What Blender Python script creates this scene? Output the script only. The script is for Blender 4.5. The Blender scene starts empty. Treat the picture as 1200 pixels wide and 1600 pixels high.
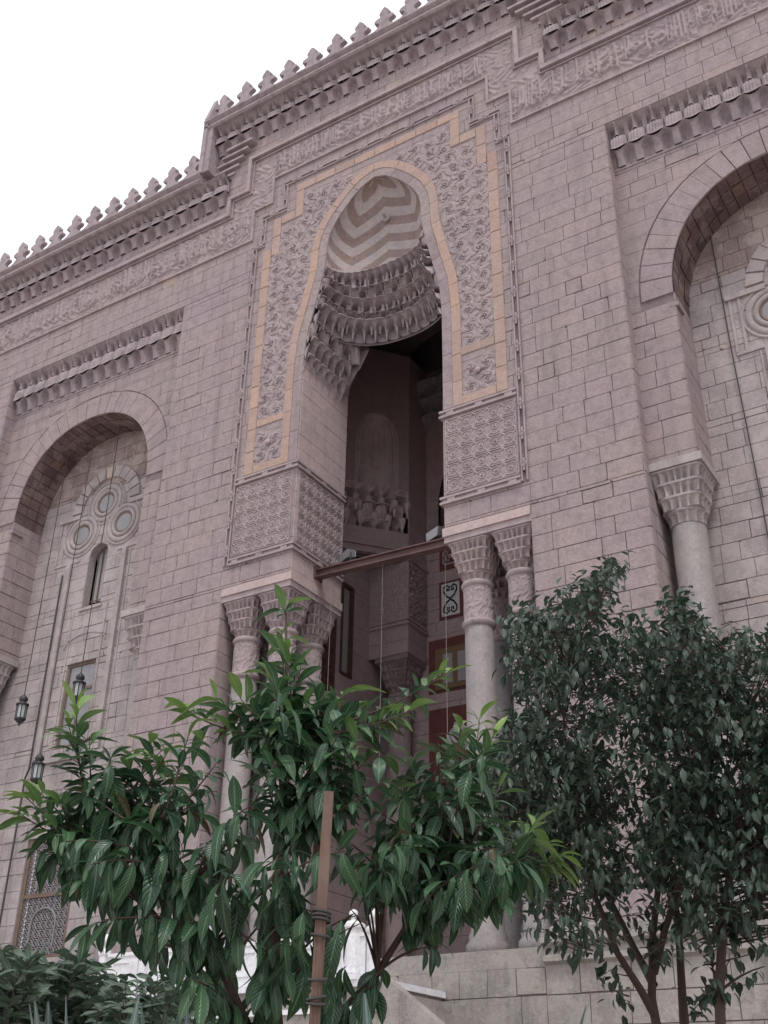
import bpy, math, random
import numpy as np
from mathutils import Vector, Matrix

# ------------------------------------------------------------------ camera, sky, sun, exposure
S = bpy.context.scene
COL = S.collection
CAM_F, CAM_YAW, CAM_PITCH, CAM_ROLL = 1747.48, -0.56190637, 0.51305757, 0.01706865
CAM = np.array([0.0, -24.0, 1.6])
def cam_axes():
    f = np.array([math.sin(CAM_YAW)*math.cos(CAM_PITCH), math.cos(CAM_YAW)*math.cos(CAM_PITCH), math.sin(CAM_PITCH)])
    r = np.array([math.cos(CAM_YAW), -math.sin(CAM_YAW), 0.0]); u = np.cross(r, f)
    c, s = math.cos(CAM_ROLL), math.sin(CAM_ROLL)
    return c*r+s*u, -s*r+c*u, f
AX = cam_axes()
camd = bpy.data.cameras.new('camera'); cam = bpy.data.objects.new('camera', camd); COL.objects.link(cam)
camd.sensor_fit = 'VERTICAL'; camd.sensor_height = 24.0; camd.lens = CAM_F/1600*24.0
camd.clip_start = 0.1; camd.clip_end = 3000
r_, u_, f_ = AX
cam.matrix_world = Matrix(((r_[0], u_[0], -f_[0], CAM[0]), (r_[1], u_[1], -f_[1], CAM[1]), (r_[2], u_[2], -f_[2], CAM[2]), (0, 0, 0, 1)))
S.camera = cam
S.render.engine = 'CYCLES'; S.cycles.max_bounces = 12; S.cycles.diffuse_bounces = 8
S.render.resolution_x, S.render.resolution_y = 768, 1024

SUN_EL, SUN_AZ = math.radians(62), math.radians(140)      # azimuth from +y towards +x : in front of the facade, to the right
W = bpy.data.worlds.new('World'); S.world = W; W.use_nodes = True
nt = W.node_tree; nt.nodes.clear()
sky = nt.nodes.new('ShaderNodeTexSky'); sky.sky_type = 'NISHITA'; sky.sun_disc = False
sky.sun_elevation = SUN_EL; sky.sun_rotation = SUN_AZ; sky.dust_density = 4.0; sky.air_density = 1.0
tcw = nt.nodes.new('ShaderNodeTexCoord'); ncl = nt.nodes.new('ShaderNodeTexNoise')
ncl.inputs['Scale'].default_value = 2.2; ncl.inputs['Detail'].default_value = 5
crw = nt.nodes.new('ShaderNodeMapRange'); crw.inputs[1].default_value = 0.3; crw.inputs[2].default_value = 0.7
crw.inputs[3].default_value = 0.86; crw.inputs[4].default_value = 1.0
mixw = nt.nodes.new('ShaderNodeMixRGB'); mixw.inputs[2].default_value = (13.0, 13.3, 14.2, 1)   # thick white overcast
bg = nt.nodes.new('ShaderNodeBackground'); bg.inputs[1].default_value = 0.082
ow = nt.nodes.new('ShaderNodeOutputWorld')
L = nt.links.new
L(tcw.outputs['Generated'], ncl.inputs['Vector']); L(ncl.outputs[0], crw.inputs[0]); L(crw.outputs[0], mixw.inputs[0])
L(sky.outputs[0], mixw.inputs[1]); L(mixw.outputs[0], bg.inputs[0]); L(bg.outputs[0], ow.inputs[0])
sl = bpy.data.lights.new('sun', 'SUN'); sl.energy = 1.45; sl.angle = math.radians(14); sl.color = (1.0, 0.96, 0.9)
so = bpy.data.objects.new('sun', sl); COL.objects.link(so)
sd = Vector((math.sin(SUN_AZ)*math.cos(SUN_EL), math.cos(SUN_AZ)*math.cos(SUN_EL), math.sin(SUN_EL)))
so.rotation_euler = sd.to_track_quat('Z', 'Y').to_euler(); so.location = (10, -40, 60)
S.view_settings.view_transform = 'Standard'; S.view_settings.look = 'None'
S.view_settings.exposure = 0.29; S.view_settings.gamma = 1.0; S.view_settings.use_curve_mapping = False

# ------------------------------------------------------------------ helpers
rnd = random.Random(7)
def at(px, py, dist):                      # the point seen at photo pixel (px, py), dist metres away horizontally
    d = r_*((px-600)/CAM_F) + u_*(-(py-800)/CAM_F) + f_
    return CAM + d*(dist/math.hypot(d[0], d[1]))
def proj(P):
    q = np.asarray(P, float)-CAM; z = q@f_
    return 600+CAM_F*(q@r_)/z, 800-CAM_F*(q@u_)/z, z

class MB:
    def __init__(s): s.v = []; s.f = []; s.t = []; s.m = []; s.rib = []; s.tl = []
    def add(s, vs, fs, tone=0.0, mi=0):
        b = len(s.v); s.v.extend([tuple(float(a) for a in p) for p in vs])
        for f in fs: s.f.append(tuple(b+i for i in f)); s.t.append(tone); s.m.append(mi)
    def box(s, x0, x1, y0, y1, z0, z1, tone=0.0, mi=0):
        s.add([(x0,y0,z0),(x1,y0,z0),(x1,y1,z0),(x0,y1,z0),(x0,y0,z1),(x1,y0,z1),(x1,y1,z1),(x0,y1,z1)],
              [(0,3,2,1),(4,5,6,7),(0,1,5,4),(1,2,6,5),(2,3,7,6),(3,0,4,7)], tone, mi)
    def prism(s, poly, fn, h0, h1, tone=0.0, inset=0.0, back=False, mi=0):
        """poly: 2-D (a,b) counter clockwise seen from outside; fn(a,b,h) -> 3-D; from depth h0 (wall) to h1 (front)"""
        n = len(poly); ca = sum(p[0] for p in poly)/n; cb = sum(p[1] for p in poly)/n
        fr = []
        for a, b in poly:
            da, db = ca-a, cb-b
            fr.append((a+max(-inset, min(inset, da)), b+max(-inset, min(inset, db))))
        vs = [fn(a, b, h0) for a, b in poly]+[fn(a, b, h1) for a, b in fr]
        fs = [tuple(range(n, 2*n))]+[(i, (i+1) % n, n+(i+1) % n, n+i) for i in range(n)]
        if back: fs.append(tuple(reversed(range(n))))
        s.add(vs, fs, tone, mi)
    def grid(s, P, closed_u=False, tone=0.0, mi=0, flip=False):
        """P[i][j] rows of points"""
        nr, nc = len(P), len(P[0]); vs = [p for row in P for p in row]; fs = []
        for i in range(nr-1):
            for j in range(nc if closed_u else nc-1):
                k = (j+1) % nc; q = (i*nc+j, i*nc+k, (i+1)*nc+k, (i+1)*nc+j)
                fs.append(tuple(reversed(q)) if flip else q)
        s.add(vs, fs, tone, mi)
    def lathe(s, prof, c=(0,0,0), n=24, rf=None, tone=0.0, mi=0, cap=True):
        P = []
        for r, z in prof:
            row = []
            for j in range(n):
                a = 2*math.pi*j/n; k = rf(a, z) if rf else 1.0
                row.append((c[0]+r*k*math.cos(a), c[1]+r*k*math.sin(a), c[2]+z))
            P.append(row)
        b = len(s.v); s.grid(P, True, tone, mi)
        if cap:
            s.f.append(tuple(b+j for j in reversed(range(n)))); s.t.append(tone); s.m.append(mi)
            q = b+(len(P)-1)*n
            s.f.append(tuple(q+j for j in range(n))); s.t.append(tone); s.m.append(mi)
    def tube(s, pts, rad, n=6, tone=0.0, mi=0):
        pts = [Vector(p) for p in pts]; P = []
        rads = rad if isinstance(rad, (list, tuple)) else [rad]*len(pts)
        up = Vector((0.31, 0.2, 0.93))
        for i, p in enumerate(pts):
            t = (pts[min(i+1, len(pts)-1)]-pts[max(i-1, 0)]).normalized()
            a = t.cross(up)
            if a.length < 1e-3: a = t.cross(Vector((1, 0, 0)))
            a.normalize(); b = t.cross(a)
            P.append([tuple(p+(a*math.cos(2*math.pi*j/n)+b*math.sin(2*math.pi*j/n))*rads[i]) for j in range(n)])
        s.grid(P, True, tone, mi, flip=True)
        k = len(s.v)
        s.f.append(tuple(k-n+j for j in reversed(range(n)))); s.t.append(tone); s.m.append(mi)
    def mesh(s, name, mats, smooth=None):
        me = bpy.data.meshes.new(name); me.from_pydata(s.v, [], s.f)
        for m in (mats if isinstance(mats, (list, tuple)) else [mats]): me.materials.append(m)
        if any(s.m): me.polygons.foreach_set('material_index', s.m)
        a = me.attributes.new('tone', 'FLOAT', 'FACE'); a.data.foreach_set('value', s.t)
        if s.rib and len(s.rib) == len(s.v):
            for nm, q in (('rib', s.rib), ('along', s.tl)): a = me.attributes.new(nm, 'FLOAT', 'POINT'); a.data.foreach_set('value', q)
        if smooth: me.polygons.foreach_set('use_smooth', [True]*len(s.f))
        me.update(); return me
    def build(s, name, mats, parent=None, smooth=None, **kw):
        return link(name, s.mesh(name, mats, smooth), parent, **kw)

def world_loc(o):
    v = Vector(o.location)
    while o.parent: o = o.parent; v = v+Vector(o.location) if not o.get('_w') else v
    return v
PINV = {}
def link(name, me, parent=None, loc=None, **kw):
    """geometry is in world coordinates unless loc/matrix is given (then also world)"""
    o = bpy.data.objects.new(name, me); COL.objects.link(o)
    if loc is not None: o.location = loc
    if parent is not None:
        o.parent = parent
        o.matrix_parent_inverse = PINV[parent.name].copy()
        PINV[o.name] = PINV[parent.name].copy() @ Matrix.Identity(4)
        # world matrix of o = parent world @ inv @ basis ; geometry bases are identity unless loc is given
        PINV[o.name] = o_basis(o).inverted()
    else:
        PINV[o.name] = o_basis(o).inverted()
    for k, v in kw.items(): o[k] = v
    return o
def o_basis(o): return Matrix.Translation(o.location) @ o.rotation_euler.to_matrix().to_4x4() @ Matrix.Diagonal((*o.scale, 1))
def thing(name, label, cat, loc=(0,0,0), group=None):
    o = link(name, None, None, loc=loc); o.empty_display_size = 0.3
    o['label'] = label; o['category'] = cat
    if group: o['group'] = group
    return o
def place(o, M):                           # give a part a world matrix (call before it gets children)
    o.matrix_basis = M; PINV[o.name] = M.inverted(); return o
def tag(o, label, cat, group=None):
    o['label'] = label; o['category'] = cat
    if group: o['group'] = group
    return o
front = lambda c: (lambda a, b, h: (a, c-h, b))          # wall in the plane y=c seen from -y
side = lambda c: (lambda a, b, h: (c+h, a, b))           # wall in the plane x=c seen from +x (a = y)
side_l = lambda c: (lambda a, b, h: (c-h, -a, b))        # wall in the plane x=c seen from -x (a = -y)

# ------------------------------------------------------------------ materials
def nodes(name):
    m = bpy.data.materials.new(name); m.use_nodes = True; t = m.node_tree
    return m, t, t.nodes['Principled BSDF']
def N(t, k, **kw):
    n = t.nodes.new(k)
    for a, b in kw.items(): setattr(n, a, b)
    return n
def noise(t, vec, scale, detail=4, rough=0.6):
    n = N(t, 'ShaderNodeTexNoise'); n.inputs['Scale'].default_value = scale; n.inputs['Detail'].default_value = detail
    n.inputs['Roughness'].default_value = rough; t.links.new(vec, n.inputs['Vector']); return n.outputs[0]
def ramp(t, fac, stops):
    r = N(t, 'ShaderNodeValToRGB'); e = r.color_ramp.elements
    while len(e) < len(stops): e.new(0.5)
    for q, (p, c) in zip(e, stops): q.position = p; q.color = (*c, 1) if len(c) == 3 else c
    t.links.new(fac, r.inputs[0]); return r.outputs[0]
def mix(t, fac, a, b, mode='MIX'):
    m = N(t, 'ShaderNodeMixRGB', blend_type=mode)
    for i, x in ((0, fac), (1, a), (2, b)):
        if hasattr(x, 'links'): t.links.new(x, m.inputs[i])
        elif i == 0: m.inputs[0].default_value = x
        else: m.inputs[i].default_value = (*x, 1)
    return m.outputs[0]
def stone(name, base, alt, dark, rough=0.9, bump=0.35, grain=14, streak=0.45, patch=None, patch_amt=0.0, spec=0.25):
    m, t, p = nodes(name)
    geo = N(t, 'ShaderNodeNewGeometry'); pos = geo.outputs['Position']
    at_ = N(t, 'ShaderNodeAttribute', attribute_name='tone')
    n1 = noise(t, pos, 0.5, 5); n2 = noise(t, pos, grain, 6, 0.7); n3 = noise(t, pos, 3.0, 5)
    c = mix(t, ramp(t, n1, [(0.35, (0, 0, 0)), (0.68, (1, 1, 1))]), base, alt)
    # each stone has its own quarry tone
    up = N(t, 'ShaderNodeMath', operation='MULTIPLY_ADD'); up.inputs[1].default_value = 0.5; up.inputs[2].default_value = 0.5
    t.links.new(at_.outputs['Fac'], up.inputs[0])
    tone = ramp(t, up.outputs[0], [(0.0, (0.70, 0.69, 0.71)), (0.5, (1, 1, 1)), (0.8, (1.1, 1.05, 0.98)), (1.0, (1.3, 1.2, 0.98))])
    c = mix(t, 1.0, c, tone, 'MULTIPLY')
    c = mix(t, 0.55, c, ramp(t, n2, [(0.3, (0.60, 0.60, 0.60)), (0.7, (1.26, 1.26, 1.25))]), 'MULTIPLY')
    # weathering: rain streaks and soot clouds
    mp = N(t, 'ShaderNodeMapping'); mp.inputs['Scale'].default_value = (2.2, 2.2, 0.16); t.links.new(pos, mp.inputs[0])
    n4 = noise(t, mp.outputs[0], 1.0, 5, 0.65)
    c = mix(t, ramp(t, n4, [(0.5, (0, 0, 0)), (0.75, (streak,)*3)]), c, dark)
    c = mix(t, ramp(t, n3, [(0.48, (0, 0, 0)), (0.72, (0.62,)*3)]), c, dark)
    n7 = noise(t, pos, 7.0, 6, 0.75); c = mix(t, ramp(t, n7, [(0.6, (0, 0, 0)), (0.75, (0.35,)*3)]), c, tuple(min(1, x*1.3) for x in alt))
    if patch:
        n5 = noise(t, pos, 1.5, 6, 0.68)
        c = mix(t, ramp(t, n5, [(0.5, (0, 0, 0)), (0.56, (patch_amt,)*3)]), c, patch)
    t.links.new(c, p.inputs['Base Color'])
    p.inputs['Roughness'].default_value = rough; p.inputs['Specular IOR Level'].default_value = spec
    n6 = noise(t, pos, 40, 5, 0.7)
    ad = N(t, 'ShaderNodeMath', operation='ADD'); t.links.new(n2, ad.inputs[0]); t.links.new(n6, ad.inputs[1])
    b = N(t, 'ShaderNodeBump'); b.inputs['Strength'].default_value = bump; b.inputs['Distance'].default_value = 0.03
    t.links.new(ad.outputs[0], b.inputs['Height']); t.links.new(b.outputs[0], p.inputs['Normal'])
    return m
def plain(name, col, rough=0.6, metal=0.0, var=0.25, scale=20, bump=0.1, spec=0.4):
    m, t, p = nodes(name); geo = N(t, 'ShaderNodeNewGeometry')
    n = noise(t, geo.outputs['Position'], scale, 5, 0.65)
    c = mix(t, n, tuple(x*(1-var) for x in col), tuple(min(1, x*(1+var)) for x in col))
    t.links.new(c, p.inputs['Base Color']); p.inputs['Roughness'].default_value = rough; p.inputs['Metallic'].default_value = metal
    p.inputs['Specular IOR Level'].default_value = spec
    b = N(t, 'ShaderNodeBump'); b.inputs['Strength'].default_value = bump; b.inputs['Distance'].default_value = 0.02
    t.links.new(n, b.inputs['Height']); t.links.new(b.outputs[0], p.inputs['Normal']); return m
M = {}
M['wall'] = stone('facade_stone', (0.318, 0.254, 0.274), (0.335, 0.272, 0.258), (0.19, 0.16, 0.165), streak=0.6, bump=0.5)
M['mortar'] = stone('mortar', (0.18, 0.14, 0.15), (0.24, 0.19, 0.195), (0.09, 0.07, 0.075))
M['carve'] = stone('carved_stone', (0.345, 0.28, 0.3), (0.37, 0.30, 0.30), (0.19, 0.155, 0.165), grain=22)
M['muq'] = stone('muqarnas_stone', (0.33, 0.275, 0.295), (0.36, 0.3, 0.305), (0.13, 0.105, 0.12), grain=18)
M['recess'] = stone('recess_stone', (0.34, 0.298, 0.3), (0.375, 0.325, 0.33), (0.2, 0.17, 0.16), patch=(0.46, 0.41, 0.40), patch_amt=0.5)
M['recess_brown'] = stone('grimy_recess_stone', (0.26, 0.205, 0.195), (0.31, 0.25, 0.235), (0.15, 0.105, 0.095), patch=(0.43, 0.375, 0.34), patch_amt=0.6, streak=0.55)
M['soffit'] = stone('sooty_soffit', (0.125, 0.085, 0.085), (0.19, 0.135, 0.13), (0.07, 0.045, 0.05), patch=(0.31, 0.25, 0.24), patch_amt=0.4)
M['orange'] = stone('ochre_stone', (0.41, 0.283, 0.235), (0.385, 0.29, 0.262), (0.3, 0.22, 0.2), streak=0.35)
M['tan'] = stone('tan_stone', (0.47, 0.365, 0.35), (0.43, 0.345, 0.35), (0.3, 0.24, 0.25))
M['shaft'] = stone('column_marble', (0.225, 0.2, 0.2), (0.27, 0.235, 0.232), (0.15, 0.13, 0.135), rough=0.55, bump=0.1, spec=0.4)
M['chev_l'] = stone('pale_inlay', (0.36, 0.315, 0.315), (0.41, 0.36, 0.35), (0.3, 0.25, 0.25), streak=0.25)
M['chev_d'] = stone('brown_inlay', (0.235, 0.18, 0.168), (0.27, 0.205, 0.185), (0.19, 0.12, 0.11), streak=0.25)
M['inner'] = stone('porch_stone', (0.43, 0.335, 0.35), (0.46, 0.36, 0.355), (0.34, 0.25, 0.27))
M['innerpale'] = stone('lit_niche_stone', (0.64, 0.53, 0.55), (0.68, 0.57, 0.58), (0.4, 0.31, 0.33))  # paler copy of the porch stone: light painted into niche and stalactites
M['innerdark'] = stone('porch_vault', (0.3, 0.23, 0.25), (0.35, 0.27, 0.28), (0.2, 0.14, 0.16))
M['red'] = stone('porphyry', (0.16, 0.055, 0.055), (0.2, 0.08, 0.07), (0.09, 0.035, 0.04), rough=0.45, bump=0.05)
M['white'] = stone('white_marble', (0.68, 0.68, 0.72), (0.75, 0.74, 0.75), (0.48, 0.47, 0.5), rough=0.5, bump=0.08, streak=0.3)
M['black'] = plain('black_marble', (0.03, 0.025, 0.03), 0.45)
M['gold'] = plain('gilded_wood', (0.2, 0.135, 0.08), 0.5)
M['wood'] = stone('dark_wood', (0.1, 0.055, 0.045), (0.14, 0.08, 0.06), (0.05, 0.03, 0.03), rough=0.6)
M['frame'] = stone('old_window_wood', (0.16, 0.11, 0.085), (0.2, 0.14, 0.11), (0.1, 0.07, 0.06), rough=0.7)
M['glass'] = plain('dusty_glass', (0.2, 0.19, 0.2), 0.22, 0, 0.3, 3, 0.03, 0.6)
M['paleglass'] = plain('frosted_glass', (0.36, 0.34, 0.35), 0.35, 0, 0.2, 4, 0.03)
M['darkhole'] = plain('black_void', (0.012, 0.012, 0.016), 0.9)
M['rust'] = stone('rusty_steel', (0.13, 0.075, 0.075), (0.16, 0.1, 0.095), (0.07, 0.045, 0.05), rough=0.7)
M['iron'] = plain('lantern_iron', (0.055, 0.055, 0.06), 0.5, 0.6)
M['lampglass'] = plain('lantern_glass', (0.35, 0.37, 0.38), 0.25, 0, 0.15, 6, 0.02)
M['alu'] = plain('lamp_housing', (0.24, 0.24, 0.25), 0.5, 0.5)
M['cable'] = plain('cable', (0.05, 0.045, 0.045), 0.7)
M['twine'] = plain('pale_wire', (0.26, 0.23, 0.23), 0.8)
M['plaster'] = stone('plinth_stone', (0.29, 0.262, 0.245), (0.335, 0.30, 0.275), (0.13, 0.12, 0.125), streak=0.75, bump=0.6, patch=(0.43, 0.395, 0.36), patch_amt=0.45)
M['soil'] = plain('garden_soil', (0.12, 0.09, 0.065), 0.95, 0, 0.4, 6, 0.5)
M['paving'] = plain('dusty_paving', (0.44, 0.39, 0.35), 0.9, 0, 0.25, 3, 0.2)
M['bark'] = plain('bark', (0.075, 0.05, 0.04), 0.9, 0, 0.4, 60, 0.6)
M['stake'] = None
def leafmat(name, a, b, rough, young=None, back=None):
    m, t, p = nodes(name); at_ = N(t, 'ShaderNodeAttribute', attribute_name='tone'); geo = N(t, 'ShaderNodeNewGeometry')
    st = [(0.0, (0.10, 0.065, 0.035)), (0.04, a), (0.6, b)]
    if young: st += [(0.8, tuple(0.5*(x+y) for x, y in zip(b, young))), (1.0, young)]
    c = ramp(t, at_.outputs['Fac'], st)
    n = noise(t, geo.outputs['Position'], 25, 3)
    c = mix(t, 0.4, c, ramp(t, n, [(0.3, (0.7, 0.75, 0.7)), (0.7, (1.2, 1.2, 1.1))]), 'MULTIPLY')
    rib = N(t, 'ShaderNodeAttribute', attribute_name='rib').outputs['Fac']; al = N(t, 'ShaderNodeAttribute', attribute_name='along').outputs['Fac']
    m1 = N(t, 'ShaderNodeMath', operation='MULTIPLY_ADD'); m1.inputs[1].default_value = 14.0; t.links.new(rib, m1.inputs[0])
    m2 = N(t, 'ShaderNodeMath', operation='MULTIPLY'); m2.inputs[1].default_value = 62.0; t.links.new(al, m2.inputs[0]); t.links.new(m2.outputs[0], m1.inputs[2])
    sn = N(t, 'ShaderNodeMath', operation='SINE'); t.links.new(m1.outputs[0], sn.inputs[0])
    vein = ramp(t, sn.outputs[0], [(0.8, (0, 0, 0)), (1.0, (0.22,)*3)]); mid = ramp(t, rib, [(0.86, (0, 0, 0)), (0.95, (0.5,)*3)])
    c = mix(t, vein, c, tuple(min(1, x*2.2+0.03) for x in b)); c = mix(t, mid, c, tuple(min(1, x*2.6+0.04) for x in b))
    n9 = noise(t, geo.outputs['Position'], 70, 3); c = mix(t, ramp(t, n9, [(0.66, (0, 0, 0)), (0.74, (0.35,)*3)]), c, (0.12, 0.11, 0.06))
    bp = N(t, 'ShaderNodeBump'); bp.inputs['Strength'].default_value = 0.35; bp.inputs['Distance'].default_value = 0.004; t.links.new(sn.outputs[0], bp.inputs['Height']); t.links.new(bp.outputs[0], p.inputs['Normal'])
    t.links.new(c, p.inputs['Base Color']); p.inputs['Roughness'].default_value = rough; p.inputs['Specular IOR Level'].default_value = 0.5
    tr = N(t, 'ShaderNodeBsdfTranslucent'); t.links.new(c, tr.inputs[0]); ms = N(t, 'ShaderNodeMixShader'); ms.inputs[0].default_value = 0.22
    o = t.nodes['Material Output']; t.links.new(p.outputs[0], ms.inputs[1]); t.links.new(tr.outputs[0], ms.inputs[2]); t.links.new(ms.outputs[0], o.inputs[0])
    return m
M['leaf'] = leafmat('large_leaf', (0.018, 0.05, 0.028), (0.06, 0.125, 0.058), 0.31, (0.22, 0.33, 0.06))
M['leaf2'] = leafmat('small_leaf', (0.016, 0.036, 0.026), (0.052, 0.08, 0.056), 0.34)
M['leaf3'] = leafmat('shrub_leaf', (0.04, 0.07, 0.05), (0.08, 0.12, 0.08), 0.45)
M['agave'] = leafmat('agave_leaf', (0.06, 0.1, 0.095), (0.12, 0.17, 0.16), 0.5)
def stakemat():
    m, t, p = nodes('stake_wood'); geo = N(t, 'ShaderNodeNewGeometry'); mp = N(t, 'ShaderNodeMapping')
    mp.inputs['Scale'].default_value = (150, 150, 3); t.links.new(geo.outputs['Position'], mp.inputs[0])
    n = ramp(t, noise(t, mp.outputs[0], 1.0, 6, 0.7), [(0.35, (0, 0, 0)), (0.65, (1, 1, 1))]); n2 = noise(t, geo.outputs['Position'], 5, 3)
    c = mix(t, n, (0.05, 0.026, 0.02), (0.135, 0.072, 0.052)); c = mix(t, ramp(t, n2, [(0.4, (0, 0, 0)), (0.7, (0.6,)*3)]), c, (0.19, 0.135, 0.11))
    t.links.new(c, p.inputs['Base Color']); p.inputs['Roughness'].default_value = 0.85; return m
M['stake'] = stakemat()

# ------------------------------------------------------------------ masonry
HIDDEN = [(40, 880, 1060, 1600), (800, 1200, 1000, 1600)]     # roughly what the trees cover in the photograph
BLOCKS = []                                                    # (shown area, polygon builder) of every dressed stone
def seen(P):
    x, y, z = proj(P)
    if z < 0 or not (0 <= x <= 1200 and 0 <= y <= 1600): return False
    return not any(a <= x <= b and c <= y <= d for a, b, c, d in HIDDEN)
class Ex:
    def __init__(s, z0, z1, l, r): s.z0, s.z1 = z0, z1; s.l = l if callable(l) else (lambda z, k=l: k); s.r = r if callable(r) else (lambda z, k=r: k)
COURSE = 0.535
def masonry(fn, a0, a1, z0, z1, ex=(), backing=None, mean=0.85, mat='wall', proud=0.022, seed=1, ch=COURSE, gap=(0.003, 0.014), joints=0.85, collect=True, out=None, back_ex=None, var=1.0, rough_zone=0.25):
    R = random.Random(seed)
    bmb = backing
    def slices(exs):
        k0, k1 = int(math.floor(z0/ch)), int(math.ceil(z1/ch))
        for k in range(k0, k1+1):
            za, zb = max(z0, k*ch), min(z1, (k+1)*ch)
            if zb-za < 0.01: continue
            cuts = sorted({za, zb, *[q for e in exs for q in (e.z0, e.z1) if za+0.02 < q < zb-0.02]})
            for p, q in zip(cuts[:-1], cuts[1:]): yield k, p, q
    def free(exs, p, q):
        mid = (p+q)/2; act = sorted([e for e in exs if e.z0 <= mid <= e.z1], key=lambda e: e.l(mid))
        res = []; curL = lambda z: a0; curv = a0
        for e in act:
            if e.l(mid) > curv+0.005: res.append((curL, e.l))
            if e.r(mid) > curv: curL, curv = e.r, e.r(mid)
        if curv < a1-0.005: res.append((curL, lambda z: a1))
        return res
    def poly(Lf, Rf, p, q, xl, xr):
        zs = [p+1e-4, (p+q)/2, q-1e-4]
        def edge(fnc, fallback): return [fnc(z) if fnc else fallback for z in zs]
        l = edge(Lf, xl); r = edge(Rf, xr)
        for i in range(3):
            if l[i] > r[i]: l[i] = r[i] = (l[i]+r[i])/2
        zz = [p, (p+q)/2, q]
        if abs(l[0]-l[1])+abs(l[1]-l[2])+abs(r[0]-r[1])+abs(r[1]-r[2]) < 1e-5:
            return [(l[0], p), (r[0], p), (r[0], q), (l[0], q)]
        return [(l[0], zz[0]), (r[0], zz[0]), (r[1], zz[1]), (r[2], zz[2]), (l[2], zz[2]), (l[1], zz[1])]
    if bmb is not None:
        for k, p, q in slices(back_ex if back_ex is not None else ex):
            for Lf, Rf in free(back_ex if back_ex is not None else ex, p, q):
                pl = poly(Lf, Rf, p, q, 0, 0); bmb.add([fn(a, b, -0.012) for a, b in pl], [tuple(range(len(pl)))])
    for k, p, q in slices(ex):
        Rk = random.Random(seed*1000+k)
        vis = float(np.interp((p+q)/2, [10, 22, 27], [0.62, 0.55, 0.22]))*joints; jg = Rk.uniform(*gap) if Rk.random() < vis else 0.0015
        for Lf, Rf in free(ex, p, q):
            mid = (p+q)/2; xl, xr = Lf(mid), Rf(mid); wd = xr-xl
            if wd < 0.03: continue
            off = Rk.uniform(0.3, 1.0)*mean; cuts = [xl]; x = xl+off
            while x < xr-0.35*mean: cuts.append(x); x += mean*Rk.choice((0.6, 0.75, 0.9, 1.0, 1.15, 1.4))
            cuts.append(xr)
            for i in range(len(cuts)-1):
                g = R.uniform(*gap) if R.random() < vis else 0.0015
                l, r = cuts[i]+(g/2 if i else 0), cuts[i+1]-(g/2 if i < len(cuts)-2 else 0)
                pl = poly(Lf if i == 0 else None, Rf if i == len(cuts)-2 else None, p+jg/2, q-jg/2, l, r)
                tn = max(-1, min(1, R.gauss(0, 0.10)*var))
                if R.random() < (0.008 if mid < 24 else 0.035)*var: tn = R.uniform(0.25, 0.7)
                h = proud+R.uniform(-0.004, 0.004)
                c = fn(sum(a for a, b in pl)/len(pl), mid, h)
                if len(pl) == 4 and mat in ('wall', 'plaster', 'recess', 'recess_brown'):      # worn, slightly uneven dressed edges, a few chipped corners
                    j = lambda: R.gauss(0, 0.0035)
                    wear = [(-1, -1), (1, -1), (1, 1), (-1, 1)]; k_open = R.random() < 0.10*vis/0.5
                    pl = [(a-sa*abs(j())-(sa*R.uniform(0.0, 0.022) if k_open and i else 0), b-sb*abs(j())-(sb*R.uniform(0.0, 0.028) if k_open else 0)) for (a, b), (sa, sb) in zip(pl, wear)]
                    if R.random() < 0.16:
                        cq = R.randrange(4); sa, sb = wear[cq]; ca_, cb_ = R.uniform(.03, .12), R.uniform(.02, .07); a, b = pl[cq]
                        two = [(a-sa*ca_, b), (a, b-sb*cb_)]
                        if cq in (0, 2): two = two[::-1]
                        pl = pl[:cq]+two+pl[cq+1:]
                item = (pl, fn, h, tn, mat)
                if collect:
                    area = 0
                    if seen(c):
                        pr = [proj(fn(a, b, 0))[:2] for a, b in pl]
                        area = abs(sum(pr[j][0]*pr[(j+1) % len(pr)][1]-pr[(j+1) % len(pr)][0]*pr[j][1] for j in range(len(pr))))/2
                    BLOCKS.append((area, len(BLOCKS), item))
                else:
                    out.prism(pl, fn, -0.01, h, tn, 0.005)

def relief(name, mat, fn, a0, a1, b0, b1, step, hf, mask=None, parent=None, base=0.0, tone=0.0):
    """carved field: a fine grid whose depth is hf(A,B) metres in front of the wall"""
    A, B = np.meshgrid(np.arange(a0, a1+step*0.5, step), np.arange(b0, b1+step*0.5, step))
    H = hf(A, B)+base
    K = mask(A, B) if mask is not None else np.ones_like(A, bool)
    nr, nc = A.shape
    vs = [fn(a, b, h) for a, b, h in zip(A.ravel().tolist(), B.ravel().tolist(), H.ravel().tolist())]
    Q = K[:-1, :-1] & K[1:, :-1] & K[:-1, 1:] & K[1:, 1:]
    idx = np.arange(nr*nc).reshape(nr, nc); ii = np.nonzero(Q)
    F = np.stack([idx[:-1, :-1][ii], idx[:-1, 1:][ii], idx[1:, 1:][ii], idx[1:, :-1][ii]], 1)
    used = np.unique(F); remap = -np.ones(nr*nc, int); remap[used] = np.arange(len(used))
    mb = MB(); mb.v = [vs[i] for i in used]; mb.f = [tuple(r) for r in remap[F].tolist()]; mb.t = [tone]*len(mb.f); mb.m = [0]*len(mb.f)
    return mb.build(name, mat, parent, smooth=True)
def sstep(x, a, b):
    t = np.clip((x-a)/(b-a), 0, 1); return t*t*(3-2*t)
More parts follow.
